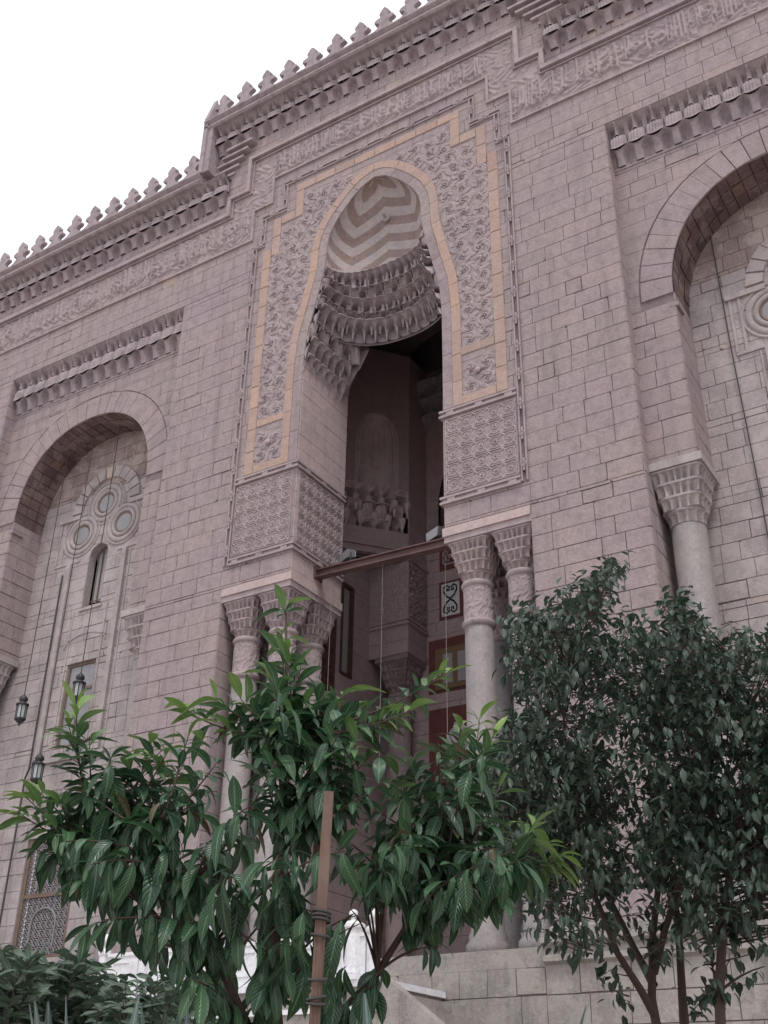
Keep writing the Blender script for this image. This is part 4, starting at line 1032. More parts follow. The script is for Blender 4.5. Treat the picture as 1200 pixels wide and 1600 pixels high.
for sx in (-1, 1):
    for sz in (-1, 1):
        P = [(kc-sx*0.02, PD-0.095, kz+sz*0.0), (kc+sx*0.16, PD-0.095, kz+sz*0.13), (kc+sx*0.28, PD-0.095, kz+sz*0.33), (kc+sx*0.27, PD-0.095, kz+sz*0.5), (kc+sx*0.15, PD-0.095, kz+sz*0.58), (kc+sx*0.04, PD-0.095, kz+sz*0.5), (kc+sx*0.05, PD-0.095, kz+sz*0.36), (kc+sx*0.14, PD-0.095, kz+sz*0.36), (kc+sx*0.13, PD-0.095, kz+sz*0.46)]
        mb.tube(P, 0.036, 6)
mb.build('knot', M['black'], p_)
mb = MB(); mb.prism([(-19.3, 15.9), (-12, 15.9), (-12, 18.0), (-19.3, 18.0)], front(PD), 0, 0.05); part(mb, 'red_frieze', M['red'])
mb = MB()
mb.prism([(-19.0, 16.0), (-15, 16.0), (-15, 17.6), (-19.0, 17.6)], front(PD), 0.04, 0.1); w = part(mb, 'gilded_window', M['gold'])
for i in range(3):
    mb = MB(); a = -18.66+0.62*i; mb.prism([(a, 16.2), (a+0.4, 16.2), (a+0.4, 17.35), (a, 17.35)], front(PD), 0.09, 0.12); mb.build('pane', M['paleglass'], w)
mb = MB(); mb.prism([(-19.3, 11.9), (-12, 11.9), (-12, 15.3), (-19.3, 15.3)], front(PD), 0, 0.05); w = part(mb, 'red_marble_panel', M['red'])
mb = MB(); R = random.Random(5)
for sx in (-1, 1):
    P0 = [(0.0, 0.1), (0.16, 0.3), (0.34, 0.28), (0.4, 0.5), (0.2, 0.62), (0.08, 0.8), (0.26, 0.95), (0.34, 1.15), (0.16, 1.3), (0.05, 1.15), (0.0, 1.5)]
    for t in (0, 1):
        mb.tube([(-18.05+sx*(a+0.12*t), PD-0.07, 12.9+b*1.25-0.1*t) for a, b in P0], 0.07, 5)
mb.build('white_scroll', M['white'], w)
mb = MB()
for s_ in (0.62, 0.42):
    P = [(-18.4-s_, PD-0.08, 11.0-s_*1.3), (-18.4+s_, PD-0.08, 11.0-s_*1.3), (-18.4+s_, PD-0.08, 11.0+s_*1.3), (-18.4-s_, PD-0.08, 11.0+s_*1.3), (-18.4-s_, PD-0.08, 11.0-s_*1.3)]
    for a, b in zip(P[:-1], P[1:]): mb.tube([a, b], 0.05, 4)
part(mb, 'fret_panel', M['white'])
mb = MB(); mb.box(XC-1.6, XC+1.6, PD-0.12, PD, 5.3, 9.8); w = part(mb, 'portal_door', M['wood'])
mb = MB()
for i in range(2):
    for j in range(4): mb.box(XC-1.4+1.5*i, XC-0.1+1.5*i, PD-0.16, PD-0.12, 5.6+1.05*j, 6.45+1.05*j)
mb.build('door_panel', M['wood'], w)

# ------------------------------------------------------------------ columns
def sq_r(a, p): c_, s_ = abs(math.cos(a)), abs(math.sin(a)); return (c_**p+s_**p)**(-1/p)
def capital_mb(r, H, tiers=4, n=112):
    """muqarnas capital: square abacus narrowing in scalloped tiers to the round neck"""
    mb = MB(); P = []; half_w = r*1.60
    for k in range(tiers):
        t0, t1 = k/tiers, (k+1)/tiers; ra, rb = r+(half_w-r)*t0**0.85, r+(half_w-r)*t1**0.85; p0 = 2+10*t0
        nsc = 12+4*k
        for z, mixr, sc in ((0.0, 0.0, 0.0), (0.04, 0.02, 0.26), (0.3, 0.06, 0.24), (0.55, 0.2, 0.19), (0.75, 0.55, 0.10), (0.86, 0.95, 0.0), (0.99, 1.0, 0.0)):
            row = []
            for j in range(n):
                a = 2*math.pi*(j+0.5)/n; rr = (ra+(rb-ra)*mixr)*(1-sc*abs(math.cos(nsc*a/2+(k % 2)*math.pi/2))**1.5)
                rr *= sq_r(a, p0); row.append((rr*math.cos(a), rr*math.sin(a), (t0+(t1-t0)*z)*H*0.86))
            P.append(row)
    mb.grid(P, True)
    w = half_w*1.06; mb.box(-w, w, -w, w, H*0.865, H)
    return mb
def column(x, y, zb, zt, r, cap_h, mat='shaft', carved=True, capmat='carve'):
    mb = MB(); zc = zt-cap_h; nk = 1.15 if carved else 0.0
    mb.lathe([(r*1.35, 0), (r*1.35, 0.3), (r*1.15, 0.4), (r*1.2, 0.5), (r*1.03, 0.62), (r, zc-nk-zb)], (x, y, zb), 28, tone=0.0)
    o = part(mb, 'column', M[mat], smooth=True)
    mb = capital_mb(r*1.02, cap_h); mb.v = [(a+x, b+y, c+zc) for a, b, c in mb.v]; mb.build('capital', M[capmat], o)
    if carved:
        mb = MB(); n = 72; P = []
        for i in range(25):
            row = []
            for j in range(n):
                a = 2*math.pi*j/n; b = i/24*nk
                h = 0.018*(1 if math.sin(6*a+4*math.sin(7*b))*math.sin(9*b+2*math.cos(5*a)) > 0 else 0)
                row.append((x+(r*1.0+h)*math.cos(a), y+(r*1.0+h)*math.sin(a), zc-nk+b))
            P.append(row)
        mb.grid(P, True); mb.build('carved_neck', M['carve'], o)
        for zz in (zc-nk, zc-0.02):
            mb = MB(); mb.lathe([(r*1.0, -0.09), (r*1.12, -0.07), (r*1.2, 0), (r*1.12, 0.07), (r*1.0, 0.09)], (x, y, zz), 28, cap=False); mb.build('neck_ring', M['carve'], o, smooth=True)
    return o
RC = 0.385
for sx in (-1, 1):
    for u, y in ((3.28, 0.66), (4.62, 0.66), (3.28, 2.03), (4.62, 2.03)): column(XC+sx*u, y, 5.3, Z_IMP-0.285, RC, 1.38)
    column(XC+sx*4.35, 9.25, 5.3, 17.12, 0.4, 1.4, 'inner', True, 'innerdark')
for c in (CL, CR):
    for sx in (-1, 1): column(c+sx*4.02, 1.05, 5.4, 16.9, 0.44, 1.7, 'shaft', False, 'recess')

# ------------------------------------------------------------------ plinth, landing, stairs
pl = MB(); bpl = MB()
masonry(front(-0.6), XC+PH, 8, 0, 5.0, [], bpl, seed=61, mat='plaster', mean=1.15, ch=0.62)
masonry(front(-0.6), -46, XC-PH, 0, 5.0, [], bpl, seed=62, mat='plaster', mean=1.15, ch=0.62)
masonry(front(-0.6), XC-PH, XC+PH, 0, 4.9, [], bpl, seed=63, mat='plaster', mean=1.15, ch=0.62)
part(bpl, 'plinth_wall', M['mortar'])
prof = [(-0.6, 4.9), (-0.74, 4.98), (-0.74, 5.08), (-0.66, 5.14), (-0.66, 5.22), (-0.82, 5.34), (-0.82, 5.46), (-0.5, 5.52), (-0.30, 5.52), (-0.30, 5.72), (-0.2, 5.76), (0.02, 5.82)]
mb = MB()
for x0, x1 in ((-46, XC-PH), (XC+PH, 8)): mb.grid([[(x, y, z) for y, z in prof] for x in (x0, x1)], flip=True)
for c in (CL, CR): mb.box(c-4.65, c+4.65, 0.0, Y2+0.02, 5.0, 5.4)
mb.box(XC+PH-0.003, XC+PH, -0.6, 0, 0, 4.9); part(mb, 'plinth_moulding', M['plaster'])

# stones: the 300 that show largest are parts, the rest one part
BLOCKS.sort(key=lambda q: -q[0])
for area, _, (pl_, fn, h, tn, mat) in BLOCKS[:300]:
    mb = MB(); mb.prism(pl_, fn, -0.01, h, tn, 0.005); part(mb, 'stone_block', M[mat])
rest = {}
for area, _, (pl_, fn, h, tn, mat) in BLOCKS[300:]: rest.setdefault(mat, MB()).prism(pl_, fn, -0.01, h, tn, 0.005)
mats_ = list(rest); allr = MB()
for i, k in enumerate(mats_):
    b = len(allr.v); allr.v += rest[k].v; allr.f += [tuple(b+j for j in f) for f in rest[k].f]; allr.t += rest[k].t; allr.m += [i]*len(rest[k].f)
o = part(allr, 'stone_blocks', [M[k] for k in mats_]); o['kind'] = 'stuff'

# landing in front of the portal with steps to the right
land = thing('stone_staircase', 'pale stone landing and steps rising to the portal behind the marble balustrade', 'staircase', (-15, -2, 0))
LX0, LX1, LY = -21.2, -13.0, -3.2
mb = MB(); mb.box(LX0, LX1, LY, -0.62, 0, 4.37); mb.build('landing', M['plaster'], land)
mb = MB(); mb.box(LX0-0.1, LX1+0.1, LY-0.12, -0.62, 4.371, 4.5)
for z0 in (3.9, 3.3): mb.box(LX0, LX1+0.02, LY-0.06, LY, z0, z0+0.1)
mb.build('coping', M['white'], land)
for i in range(14):
    mb = MB(); mb.box(LX1+0.102+0.42*i, LX1+0.102+0.42*(i+1)+0.04, LY+0.1, -0.62, 0, 4.2-0.3*i); mb.build('step', M['plaster'], land)
mb = MB(); mb.prism([(LX1+0.1, 3.6), (LX1+6.2, -0.4), (LX1+6.2, 0.25), (LX1+0.1, 4.6)], front(LY+0.09), 0, 0.3, 0, 0.02, True); mb.build('stringer', M['plaster'], land)
bal = thing('marble_balustrade', 'white marble balustrade with panelled posts and ball finials below the portal', 'balustrade', (-16, -3.1, 4.5))
def post(x, y, big=False):
    r, h = (0.24, 1.1) if big else (0.13, 1.0)
    mb = MB(); mb.box(x-r*1.15, x+r*1.15, y-r*1.15, y+r*1.15, 4.5, 4.62); mb.lathe([(r*0.98, 0.14), (r*0.98, h-0.12), (r*1.25, h-0.06), (r*1.25, h), (r*0.6, h+0.08)], (x, y, 4.5), 8)
    o = mb.build('post', M['white'], bal)
    mb = MB(); b = 0.14 if not big else 0.1
    mb.lathe([(0.05, 0), (0.06, 0.05)]+[(b*math.sin(math.pi*(k+0.7)/8.7), 0.05+b-b*math.cos(math.pi*(k+0.7)/8.7)) for k in range(8)]+[(0.0, 0.05+2*b)], (x, y, 4.5+h+0.08), 16); mb.build('ball_finial', M['white'], o, smooth=True)
px = [-13.25, -13.75, -15.9, -17.8, -19.6, -20.9]
for i, x in enumerate(px): post(x, LY+0.1, i == 1)
for a, b in zip(px[1:], px[:-1]):
    mb = MB(); mb.box(a+0.16, b-0.16, LY+0.06, LY+0.14, 4.52, 5.36); q = mb.build('marble_panel', M['white'], bal)
    for z0, z1 in ((5.36, 5.44), (4.51, 4.6)): mb = MB(); mb.box(a+0.16, b-0.16, LY+0.03, LY+0.17, z0, z1); mb.build('rail', M['white'], bal)
    if b-a > 1.2:
        for z0, z1, x0, x1 in ((4.72, 4.76, a+0.35, b-0.35), (5.2, 5.24, a+0.35, b-0.35), (4.76, 5.2, a+0.35, a+0.39), (4.76, 5.2, b-0.39, b-0.35)):
            mb = MB(); mb.box(x0, x1, LY+0.035, LY+0.06, z0, z1); mb.build('panel_moulding', M['white'], q)

# ------------------------------------------------------------------ beam, floodlights, wires, lanterns
E1, E2 = Vector((XC-2.62, 1.36, 16.93)), Vector((-12.98, 0.42, 16.24))
bm_ = MB(); d = (E2-E1).normalized(); sdv = d.cross(Vector((0, 0, 1))).normalized(); upv = sdv.cross(d)
for (w0, w1, h0, h1) in ((-0.14, 0.14, 0.1, 0.135), (-0.03, 0.03, -0.1, 0.1), (-0.14, 0.14, -0.135, -0.1)):
    vs = [e+sdv*w+upv*h for e in (E1, E2) for w, h in ((w0, h0), (w1, h0), (w1, h1), (w0, h1))]
    bm_.add(vs, [(0, 1, 2, 3), (7, 6, 5, 4), (0, 4, 5, 1), (1, 5, 6, 2), (2, 6, 7, 3), (3, 7, 4, 0)])
beam = thing('steel_beam', 'rusty brown steel beam spanning the portal between the piers', 'beam', tuple(E1)); bm_.build('girder', M['rust'], beam)
mb = MB(); mb.box(E1.x-0.06, E1.x+0.03, E1.y-0.22, E1.y+0.22, E1.z-0.2, E1.z+0.2); mb.build('end_plate', M['rust'], beam)
def flood(t, label, yaw):
    p_ = E1+(E2-E1)*t+upv*0.14; o = thing('floodlight', label, 'floodlight', tuple(p_), 'floodlights standing on the steel beam')
    Rm = Matrix.Translation(p_) @ Matrix.Rotation(yaw, 4, 'Z')
    def T(mb): mb.v = [tuple(Rm @ Vector(v)) for v in mb.v]; return mb
    mb = MB(); mb.prism([(-0.26, 0.1), (0.26, 0.1), (0.3, 0.38), (-0.3, 0.38)], lambda a, b, h: (a, -h, b+h*0.25), -0.12, 0.16, 0, 0.03, True); T(mb).build('housing', M['alu'], o)
    mb = MB(); mb.box(-0.25, 0.25, -0.195, -0.175, 0.17, 0.38); T(mb).build('lens', M['lampglass'], o)
    mb = MB(); mb.tube([(-0.31, 0, 0.25), (-0.31, 0, 0.0), (0.31, 0, 0.0), (0.31, 0, 0.25)], 0.02, 5); T(mb).build('bracket', M['iron'], o)
flood(0.22, 'small grey floodlight on the left half of the steel beam beside the left pier', 2.6); flood(0.86, 'wide grey floodlight on the right end of the steel beam by the right pier', 2.7)
for t, zz, lb in ((0.12, 11.0, 'thin wire hanging from the beam close to the left pier'), (0.5, 10.0, 'thin wire hanging from the middle of the beam'), (0.93, 10.5, 'thin wire hanging from the beam close to the right pier')):
    p_ = E1+(E2-E1)*t-upv*0.14; mb = MB(); mb.tube([tuple(p_), (p_.x, p_.y, zz)], 0.006, 5); o = mb.build('hanging_wire', M['twine']); tag(o, lb, 'wire', 'wires hanging from the steel beam')
def lantern(x, y, z, label, ztop):
    o = thing('hanging_lantern', label, 'lantern', (x, y, z), 'mosque lanterns on long wires'); LS = 0.74
    def T(mb): mb.v = [(x+a*LS, y+b*LS, z+c*LS) for a, b, c in mb.v]; return mb
    n = 8
    mb = MB(); mb.lathe([(0.0, 0.0), (0.05, 0.02), (0.05, 0.1), (0.1, 0.14), (0.2, 0.22), (0.27, 0.3), (0.27, 0.36)], (0, 0, 0), n); T(mb).build('base', M['iron'], o)
    mb = MB(); mb.lathe([(0.22, 0.36), (0.235, 1.0)], (0, 0, 0), n); T(mb).build('glass', M['lampglass'], o)
    for j in range(n):
        a = 2*math.pi*j/n; mb = MB(); mb.tube([(0.235*math.cos(a), 0.235*math.sin(a), 0.36), (0.25*math.cos(a), 0.25*math.sin(a), 1.0)], 0.022, 4); T(mb).build('bar', M['iron'], o)
    mb = MB(); mb.lathe([(0.3, 0.98), (0.31, 1.06), (0.24, 1.1), (0.15, 1.12), (0.13, 1.18), (0.2, 1.24), (0.21, 1.32), (0.16, 1.42), (0.06, 1.5), (0.03, 1.56), (0.0, 1.57)], (0, 0, 0), 16); T(mb).build('dome', M['iron'], o, smooth=True)
    mb = MB(); mb.tube([(x, y, z+1.55*LS), (x+0.01, y, ztop)], 0.018, 5); mb.build('wire', M['cable'], o)
lantern(-30.75, 1.2, 14.05, 'octagonal iron lantern hanging farthest left before the bare recess wall', 25.2)
lantern(-29.4, 1.2, 11.72, 'octagonal iron lantern hanging lowest, below and left of the casement window', 25.7)
lantern(-28.05, 1.2, 14.35, 'octagonal iron lantern hanging in front of the casement window', 25.7)
mb = MB(); mb.tube([(CR-2.45, Y2-0.1, 26), (CR-2.4, Y2-0.1, 20.6), (CR-2.3, Y2-0.1, 16), (CR-2.25, Y2-0.1, 7)], 0.02, 5); o = mb.build('cable', M['cable']); tag(o, 'thin dark cable running down the back wall of the right recess', 'cable')
mb = MB(); mb.tube([(CL-1.58, Y2-0.2, 20), (CL-1.58, Y2-0.2, 12.6), (CL-1.7, Y2-0.2, 12.3), (CL-1.7, Y2-0.2, 6)], 0.035, 6); o = mb.build('conduit', M['cable']); tag(o, 'dark conduit clipped beside the casement window in the left recess', 'conduit')

# ------------------------------------------------------------------ trees
def leaf_mesh_pts(L_, w, droop, fold, n=6):
    rows = []
    for i in range(n+1):
        t = i/n; ww = w*0.5*math.sin(math.pi*t**1.1)**0.72 if 0 < t < 1 else w*0.03
        z = -droop*t*t*L_; y = t*L_*(1-0.25*droop*t)
        rows.append([(-ww, y, z+fold*ww), (0, y, z), (ww, y, z+fold*ww)])
    return rows
def leaf_into(mb, o, d, up, L_, w, droop, fold, tone, n=7):
    d = d.normalized(); s = d.cross(up)
    if s.length < 1e-3: s = d.cross(Vector((1, 0.2, 0)))
    s.normalize(); u = s.cross(d)
    P = [[tuple(o+s*a+d*b+u*c) for a, b, c in row] for row in leaf_mesh_pts(L_, w, droop, fold, n)]
    mb.grid(P, tone=tone); mb.rib += [0.0, 1.0, 0.0]*len(P); mb.tl += [i/n for i in range(n+1) for _ in range(3)]
def V(px_, py_, dist): return Vector(at(px_, py_, dist))
def bez(a, b, c, n):
    return [a*(1-t)**2+b*2*t*(1-t)+c*t*t for t in [i/n for i in range(n+1)]]

def inside(px_, py_, poly_):
    c_ = False; n = len(poly_)
    for i in range(n):
        x0, y0 = poly_[i]; x1, y1 = poly_[(i+1) % n]
        if (y0 > py_) != (y1 > py_) and px_ < (x1-x0)*(py_-y0)/(y1-y0)+x0: c_ = not c_
    return c_
# foreground sapling with big leaves
DT = 5.0
base = V(452, 1600, DT); root = Vector((base.x, base.y, 0.03))
sap = thing('large_leaved_tree', 'young tree with large drooping dark leaves tied to a stake before the portal', 'tree', tuple(root))
wood = MB(); stems = {}
main = [root, V(436, 1640, DT), V(428, 1540, DT), V(432, 1420, DT), V(440, 1300, DT), V(448, 1150, DT), V(447, 960, DT)]
wood.tube(main, [0.035, 0.026, 0.024, 0.021, 0.017, 0.012, 0.005], 8)
st2 = [root+Vector((-0.1, 0.05, 0)), V(395, 1620, 4.9), V(330, 1480, 4.8), V(300, 1380, 4.75), V(250, 1300, 4.7)]
st3 = [root+Vector((0.08, -0.03, 0)), V(505, 1610, 5.1), V(590, 1520, 5.15), V(640, 1440, 5.2), V(690, 1370, 5.2)]
st4 = [root+Vector((-0.03, 0.1, 0)), V(380, 1640, 5.3), V(350, 1520, 5.45), V(250, 1440, 5.5), V(160, 1330, 5.5)]
for st in (st2, st3, st4): wood.tube(st, [0.028, 0.02, 0.017, 0.013, 0.009], 7)
nodes_ = main[1:]+st2[1:]+st3[1:]+st4[1:]
TIPS = [(560, 1240, 5.0, .4), (600, 1300, 5.1, .2), (640, 1270, 4.9, .3), (560, 1375, 5.1, .1), (625, 1385, 5.0, .1), (535, 1310, 5.2, .2), (670, 1345, 5.1, .15), (545, 1180, 4.8, .4), (620, 1210, 5.2, .5), (590, 1340, 4.8, .1), (660, 1400, 5.2, .1), (30, 1270, 5.4, .9), (60, 1235, 5.5, .8), (105, 1125, 5.3, .8), (210, 1180, 5.2, .7), (235, 1160, 5.3, .8), (290, 1110, 5.2, .9), (860, 1350, 5.5, .8), (835, 1290, 5.6, .7), (880, 1335, 5.5, .9), (750, 1120, 5.5, .9), (560, 1110, 5.3, .8), (440, 985, 5.05, 1), (425, 1060, 4.9, .8), (478, 1095, 4.95, .7), (405, 1110, 5.1, .7), (452, 1120, 4.8, .6), (530, 1110, 5.1, .7), (350, 1140, 5.0, .7), (580, 1180, 5.0, .5), (510, 1180, 4.9, .4), (410, 1180, 5.0, .5), (660, 1230, 5.0, .5), (720, 1130, 5.3, .8), (140, 1150, 5.2, .6), (90, 1250, 5.3, .6), (130, 1300, 5.2, .4), (60, 1330, 5.3, .2), (260, 1210, 5.2, .6), (830, 1310, 5.4, .8), (780, 1230, 5.4, .6), (446, 950, 5.0, 1), (446, 1010, 4.9, 1), (470, 1040, 5.05, .6), (700, 1050, 5.2, 1), (655, 1105, 5.0, .9), (545, 1080, 5.2, .9), (615, 1120, 4.9, .9), (120, 1095, 5.2, 1), (175, 1180, 5.1, .3), (40, 1245, 5.4, 1),
        (75, 1290, 5.2, .5), (335, 1090, 5.1, .9), (300, 1130, 4.8, .8), (375, 1090, 5.0, .8), (265, 1170, 5.1, .7), (215, 1220, 5.2, .3), (165, 1260, 4.9, .3), (560, 1160, 4.7, .5), (700, 1170, 5.1, .3),
        (770, 1150, 5.5, 1), (740, 1210, 5.4, .4), (790, 1290, 5.4, .9), (860, 1320, 5.5, .7), (820, 1340, 5.2, .3), (760, 1350, 5.0, .2), (720, 1430, 5.2, .1), (690, 1480, 5.1, .1), (640, 1300, 4.7, .2), (600, 1220, 4.6, .3),
        (520, 1210, 4.7, .3), (430, 1190, 4.5, .3), (340, 1190, 4.6, .4), (390, 1260, 4.4, .15), (300, 1260, 4.6, .2), (240, 1320, 4.6, .1), (180, 1370, 4.8, .1), (110, 1380, 5.2, .1), (130, 1450, 5.2, .1), (220, 1430, 4.7, .05),
        (300, 1440, 4.6, .05), (290, 1530, 4.6, .05), (360, 1360, 4.4, .1), (440, 1340, 4.3, .1), (540, 1330, 4.4, .1), (600, 1360, 4.6, .1), (560, 1430, 4.7, .05), (420, 1470, 4.6, .05), (480, 1420, 4.4, .05), (660, 1390, 4.9, .1),
        (500, 1130, 5.2, .6), (590, 1270, 5.2, .2), (480, 1270, 5.3, .1), (690, 1290, 5.3, .2), (370, 1320, 5.4, .1), (250, 1260, 5.4, .2), (430, 1560, 4.8, 0), (340, 1560, 4.9, 0), (540, 1510, 4.8, 0), (590, 1540, 5.0, 0), (400, 1140, 5.3, .6), (640, 1180, 5.3, .5), (760, 1270, 5.2, .3), (800, 1400, 5.3, .1)]
R = random.Random(11); LEAVES = []
LOUT = [(445, 960), (480, 1050), (560, 1095), (690, 1060), (720, 1105), (785, 1145), (745, 1220), (870, 1335), (840, 1360), (760, 1400), (720, 1480), (640, 1440), (590, 1470), (540, 1440), (510, 1480), (440, 1500), (400, 1570), (330, 1575), (270, 1540), (225, 1500), (160, 1450), (110, 1390), (30, 1300), (45, 1255), (130, 1280), (105, 1120), (150, 1120), (190, 1200), (320, 1100), (420, 1070)]
while len(TIPS) < 165:
    a, b = R.uniform(20, 880), R.uniform(960, 1570)
    if inside(a, b, LOUT): TIPS.append((a, b, R.uniform(4.45, 5.55), max(0.0, min(0.6, (1330-b)/400))*R.random()))
for tx, ty, td, yg in TIPS:
    tip = V(tx, ty, td)
    cand = [q for q in nodes_ if q.z < tip.z+0.05] or nodes_[:2]
    nd = min(cand, key=lambda q: (q-tip).length+0.5*max(0, (q.z-tip.z+0.35)))
    ln = (tip-nd).length
    if yg > 0.25: mid = nd.lerp(tip, 0.55)+Vector((R.uniform(-.04, .04), R.uniform(-.04, .04), -0.12*ln))
    else: mid = nd.lerp(tip, 0.5)+Vector((0, 0, 0.22*ln))
    P = bez(nd, mid, tip, 10); wood.tube(P, [0.008-0.006*i/10 for i in range(11)], 5)
    total = sum((P[i+1]-P[i]).length for i in range(10)); spread = min(total, 0.6 if yg > .65 else 0.42)
    nl = int(7+spread*38); phase = R.uniform(0, 6.28)
    for i in range(nl):
        f = (i+0.5)/nl; s = total-spread*(1-f); acc = 0
        for k in range(10):
            sg = (P[k+1]-P[k]).length
            if acc+sg >= s or k == 9: pt = P[k].lerp(P[k+1], min(1, max(0, (s-acc)/max(sg, 1e-6)))); ax = (P[k+1]-P[k]).normalized(); break
            acc += sg
        ang = phase+i*2.4; a = ax.orthogonal().normalized(); b = ax.cross(a); rad = a*math.cos(ang)+b*math.sin(ang)
        tipness = f**3*yg
        hang = min(1, max(0, (ty-1180)/260)); d = rad*(1.0-0.45*tipness-0.35*hang)+ax*(0.30+0.9*tipness)+Vector((0, 0, (-0.1-1.0*hang+0.8*yg*f)*R.uniform(0.5, 1.4)))
        L_ = R.choice((R.uniform(0.07, 0.13), R.uniform(0.12, 0.2)))*(1-0.15*tipness)*(0.8 if yg < .3 and f > .85 else 1)
        tone = 0.08+0.45*R.random()
        if yg > 0.4 and f > 0.62: tone = 0.5+0.45*((f-0.62)/0.38)*yg
        if R.random() < 0.025: tone = 0.0
        lx, ly, lz = proj(pt+d.normalized()*L_*0.6)
        if any(a < lx < b and c_ < ly < e for a, b, c_, e in ((540, 632, 1408, 1525), (605, 760, 1500, 1600), (172, 236, 1485, 1545), (372, 408, 1450, 1530))): continue   # gaps in the crown
        if abs(lx-(514-(ly-1238)*25/402)) < 26 and ly > 1215 and math.hypot(pt.x-CAM[0], pt.y-CAM[1]) < 4.45: continue      # nothing grows through the stake
        LEAVES.append((pt+rad*0.006, d, L_, L_*R.uniform(0.29, 0.39), R.uniform(0.1, 1.0), R.uniform(0.1, 0.55), tone))
wood.build('trunk', M['bark'], sap, smooth=True)
def shown(l):
    x, y, z = proj(l[0]); d = l[1].normalized()
    if not (0 < x < 1200 and 0 < y < 1600): return 0
    vv = (l[0]-Vector(CAM)).normalized(); return l[2]*l[2]*(1-abs(d.dot(vv))*0.8)/z/z/(1+0.25*max(0, z-5.0))
LEAVES.sort(key=shown, reverse=True)
rest_l = MB()
for i, (o_, d, L_, w, dr, fo, tn) in enumerate(LEAVES):
    up = Vector((0, 0, 1))+Vector((R.uniform(-.3, .3), R.uniform(-.3, .3), 0))
    if i < 300: mb = MB(); leaf_into(mb, o_, d, up, L_, w, dr, fo, tn); mb.build('leaf', M['leaf'], sap, smooth=True)
    else: leaf_into(rest_l, o_, d, up, L_, w, dr, fo, tn)
o = rest_l.build('foliage', M['leaf'], sap, smooth=True); o['kind'] = 'stuff'
# stake
a, b = V(514, 1238, 4.3), V(489, 1640, 4.3); bot = a+(b-a)*((a.z-0.0)/(a.z-b.z))
stk = thing('wooden_stake', 'square weathered wooden stake tied to the large leaved tree', 'stake', tuple(bot))
mb = MB(); ax = (a-bot).normalized(); s1 = Vector((math.cos(CAM_YAW), -math.sin(CAM_YAW), 0)); s2 = s1.cross(ax).normalized(); P = []
for i in range(9):
    c_ = bot.lerp(a, i/8); k = 0.019*(1+0.05*math.sin(i*2.1)); P.append([tuple(c_+s1*x*k+s2*y*k) for x, y in ((-1, -1), (1, -1), (1, 1), (-1, 1))])
mb.grid(P, True); mb.add(P[-1], [(0, 1, 2, 3)]); mb.build('post', M['stake'], stk)
for py_ in (1425, 1432, 1438, 1462, 1560, 1568, 1530):
    c_ = V(514-(py_-1238)*25/402, py_, 4.3); mb = MB(); rr = 0.031
    mb.tube([tuple(c_+s1*rr*math.cos(t)*1.05+s2*rr*math.sin(t)+Vector((0, 0, 0.006*math.sin(t+py_)))) for t in [2*math.pi*i/12 for i in range(13)]], 0.0055, 5); mb.build('tie', M['cable'], stk)

# right tree with small leaves
OUT = [(790, 1020), (800, 950), (830, 962), (860, 930), (895, 915), (930, 885), (962, 870), (968, 890), (945, 930), (965, 950), (1000, 965), (1035, 945), (1080, 928), (1084, 975), (1120, 1005), (1150, 982), (1195, 990), (1260, 1000), (1330, 1100), (1330, 1440), (1250, 1500), (1190, 1420), (1150, 1475), (1080, 1440), (1030, 1490), (960, 1462), (900, 1480), (850, 1470), (800, 1400), (765, 1350), (735, 1290), (740, 1200), (790, 1130), (825, 1110)]
DR = 10.0
rb = V(1030, 1600, DR); rroot = Vector((rb.x-0.05, rb.y, 0.03))
rt = thing('small_leaved_tree', 'multi stemmed tree with dense small dark leaves before the right bay', 'tree', tuple(rroot))
wood = MB(); R = random.Random(23)
stemsA = [[rroot, V(1032, 1640, DR), V(1018, 1560, DR), V(1020, 1460, DR), V(1035, 1330, DR), V(1035, 1180, DR), V(1030, 1060, DR)],
          [rroot+Vector((0.3, 0.1, 0)), V(1072, 1640, 10.2), V(1066, 1560, 10.2), V(1060, 1450, 10.2), V(1045, 1330, 10.3), V(1090, 1180, 10.3), V(1110, 1050, 10.3)],
          [V(1025, 1590, DR), V(1000, 1545, 9.9), V(965, 1490, 9.8), V(930, 1400, 9.7), V(900, 1280, 9.6), V(880, 1130, 9.6), V(900, 1000, 9.7)],
          [V(1022, 1540, DR), V(990, 1480, 10.2), V(950, 1400, 10.4), V(890, 1300, 10.5), V(840, 1200, 10.6), V(820, 1060, 10.5)],
          [V(1022, 1520, DR), V(1040, 1450, 9.8), V(1080, 1330, 9.6), V(1150, 1200, 9.5), V(1180, 1060, 9.5)],
          [V(1060, 1450, 10.2), V(1110, 1370, 10.3), V(1180, 1280, 10.4), V(1230, 1150, 10.5)]]
for st in stemsA:
    n = len(st); wood.tube(st, [0.05*(1-0.82*i/(n-1)) if st in stemsA[:2] else 0.036*(1-0.8*i/(n-1)) for i in range(n)], 7)
nd_all = [p for st in stemsA for i in range(len(st)-1) for p in (st[i], st[i].lerp(st[i+1], 0.5), st[i+1])]
foli = MB(); cnt = 0; twigs = 0
EXTRA = [(945, 885), (955, 880), (935, 905), (925, 925), (915, 940), (1060, 945), (1070, 940), (1050, 960), (835, 970), (815, 965), (870, 935), (890, 920), (1140, 990), (1180, 1000), (770, 1300), (760, 1250), (880, 1475), (1010, 1480), (1130, 1470), (1120, 1540), (1105, 1555), (1140, 1500), (960, 1520), (950, 1540)]
k = 0
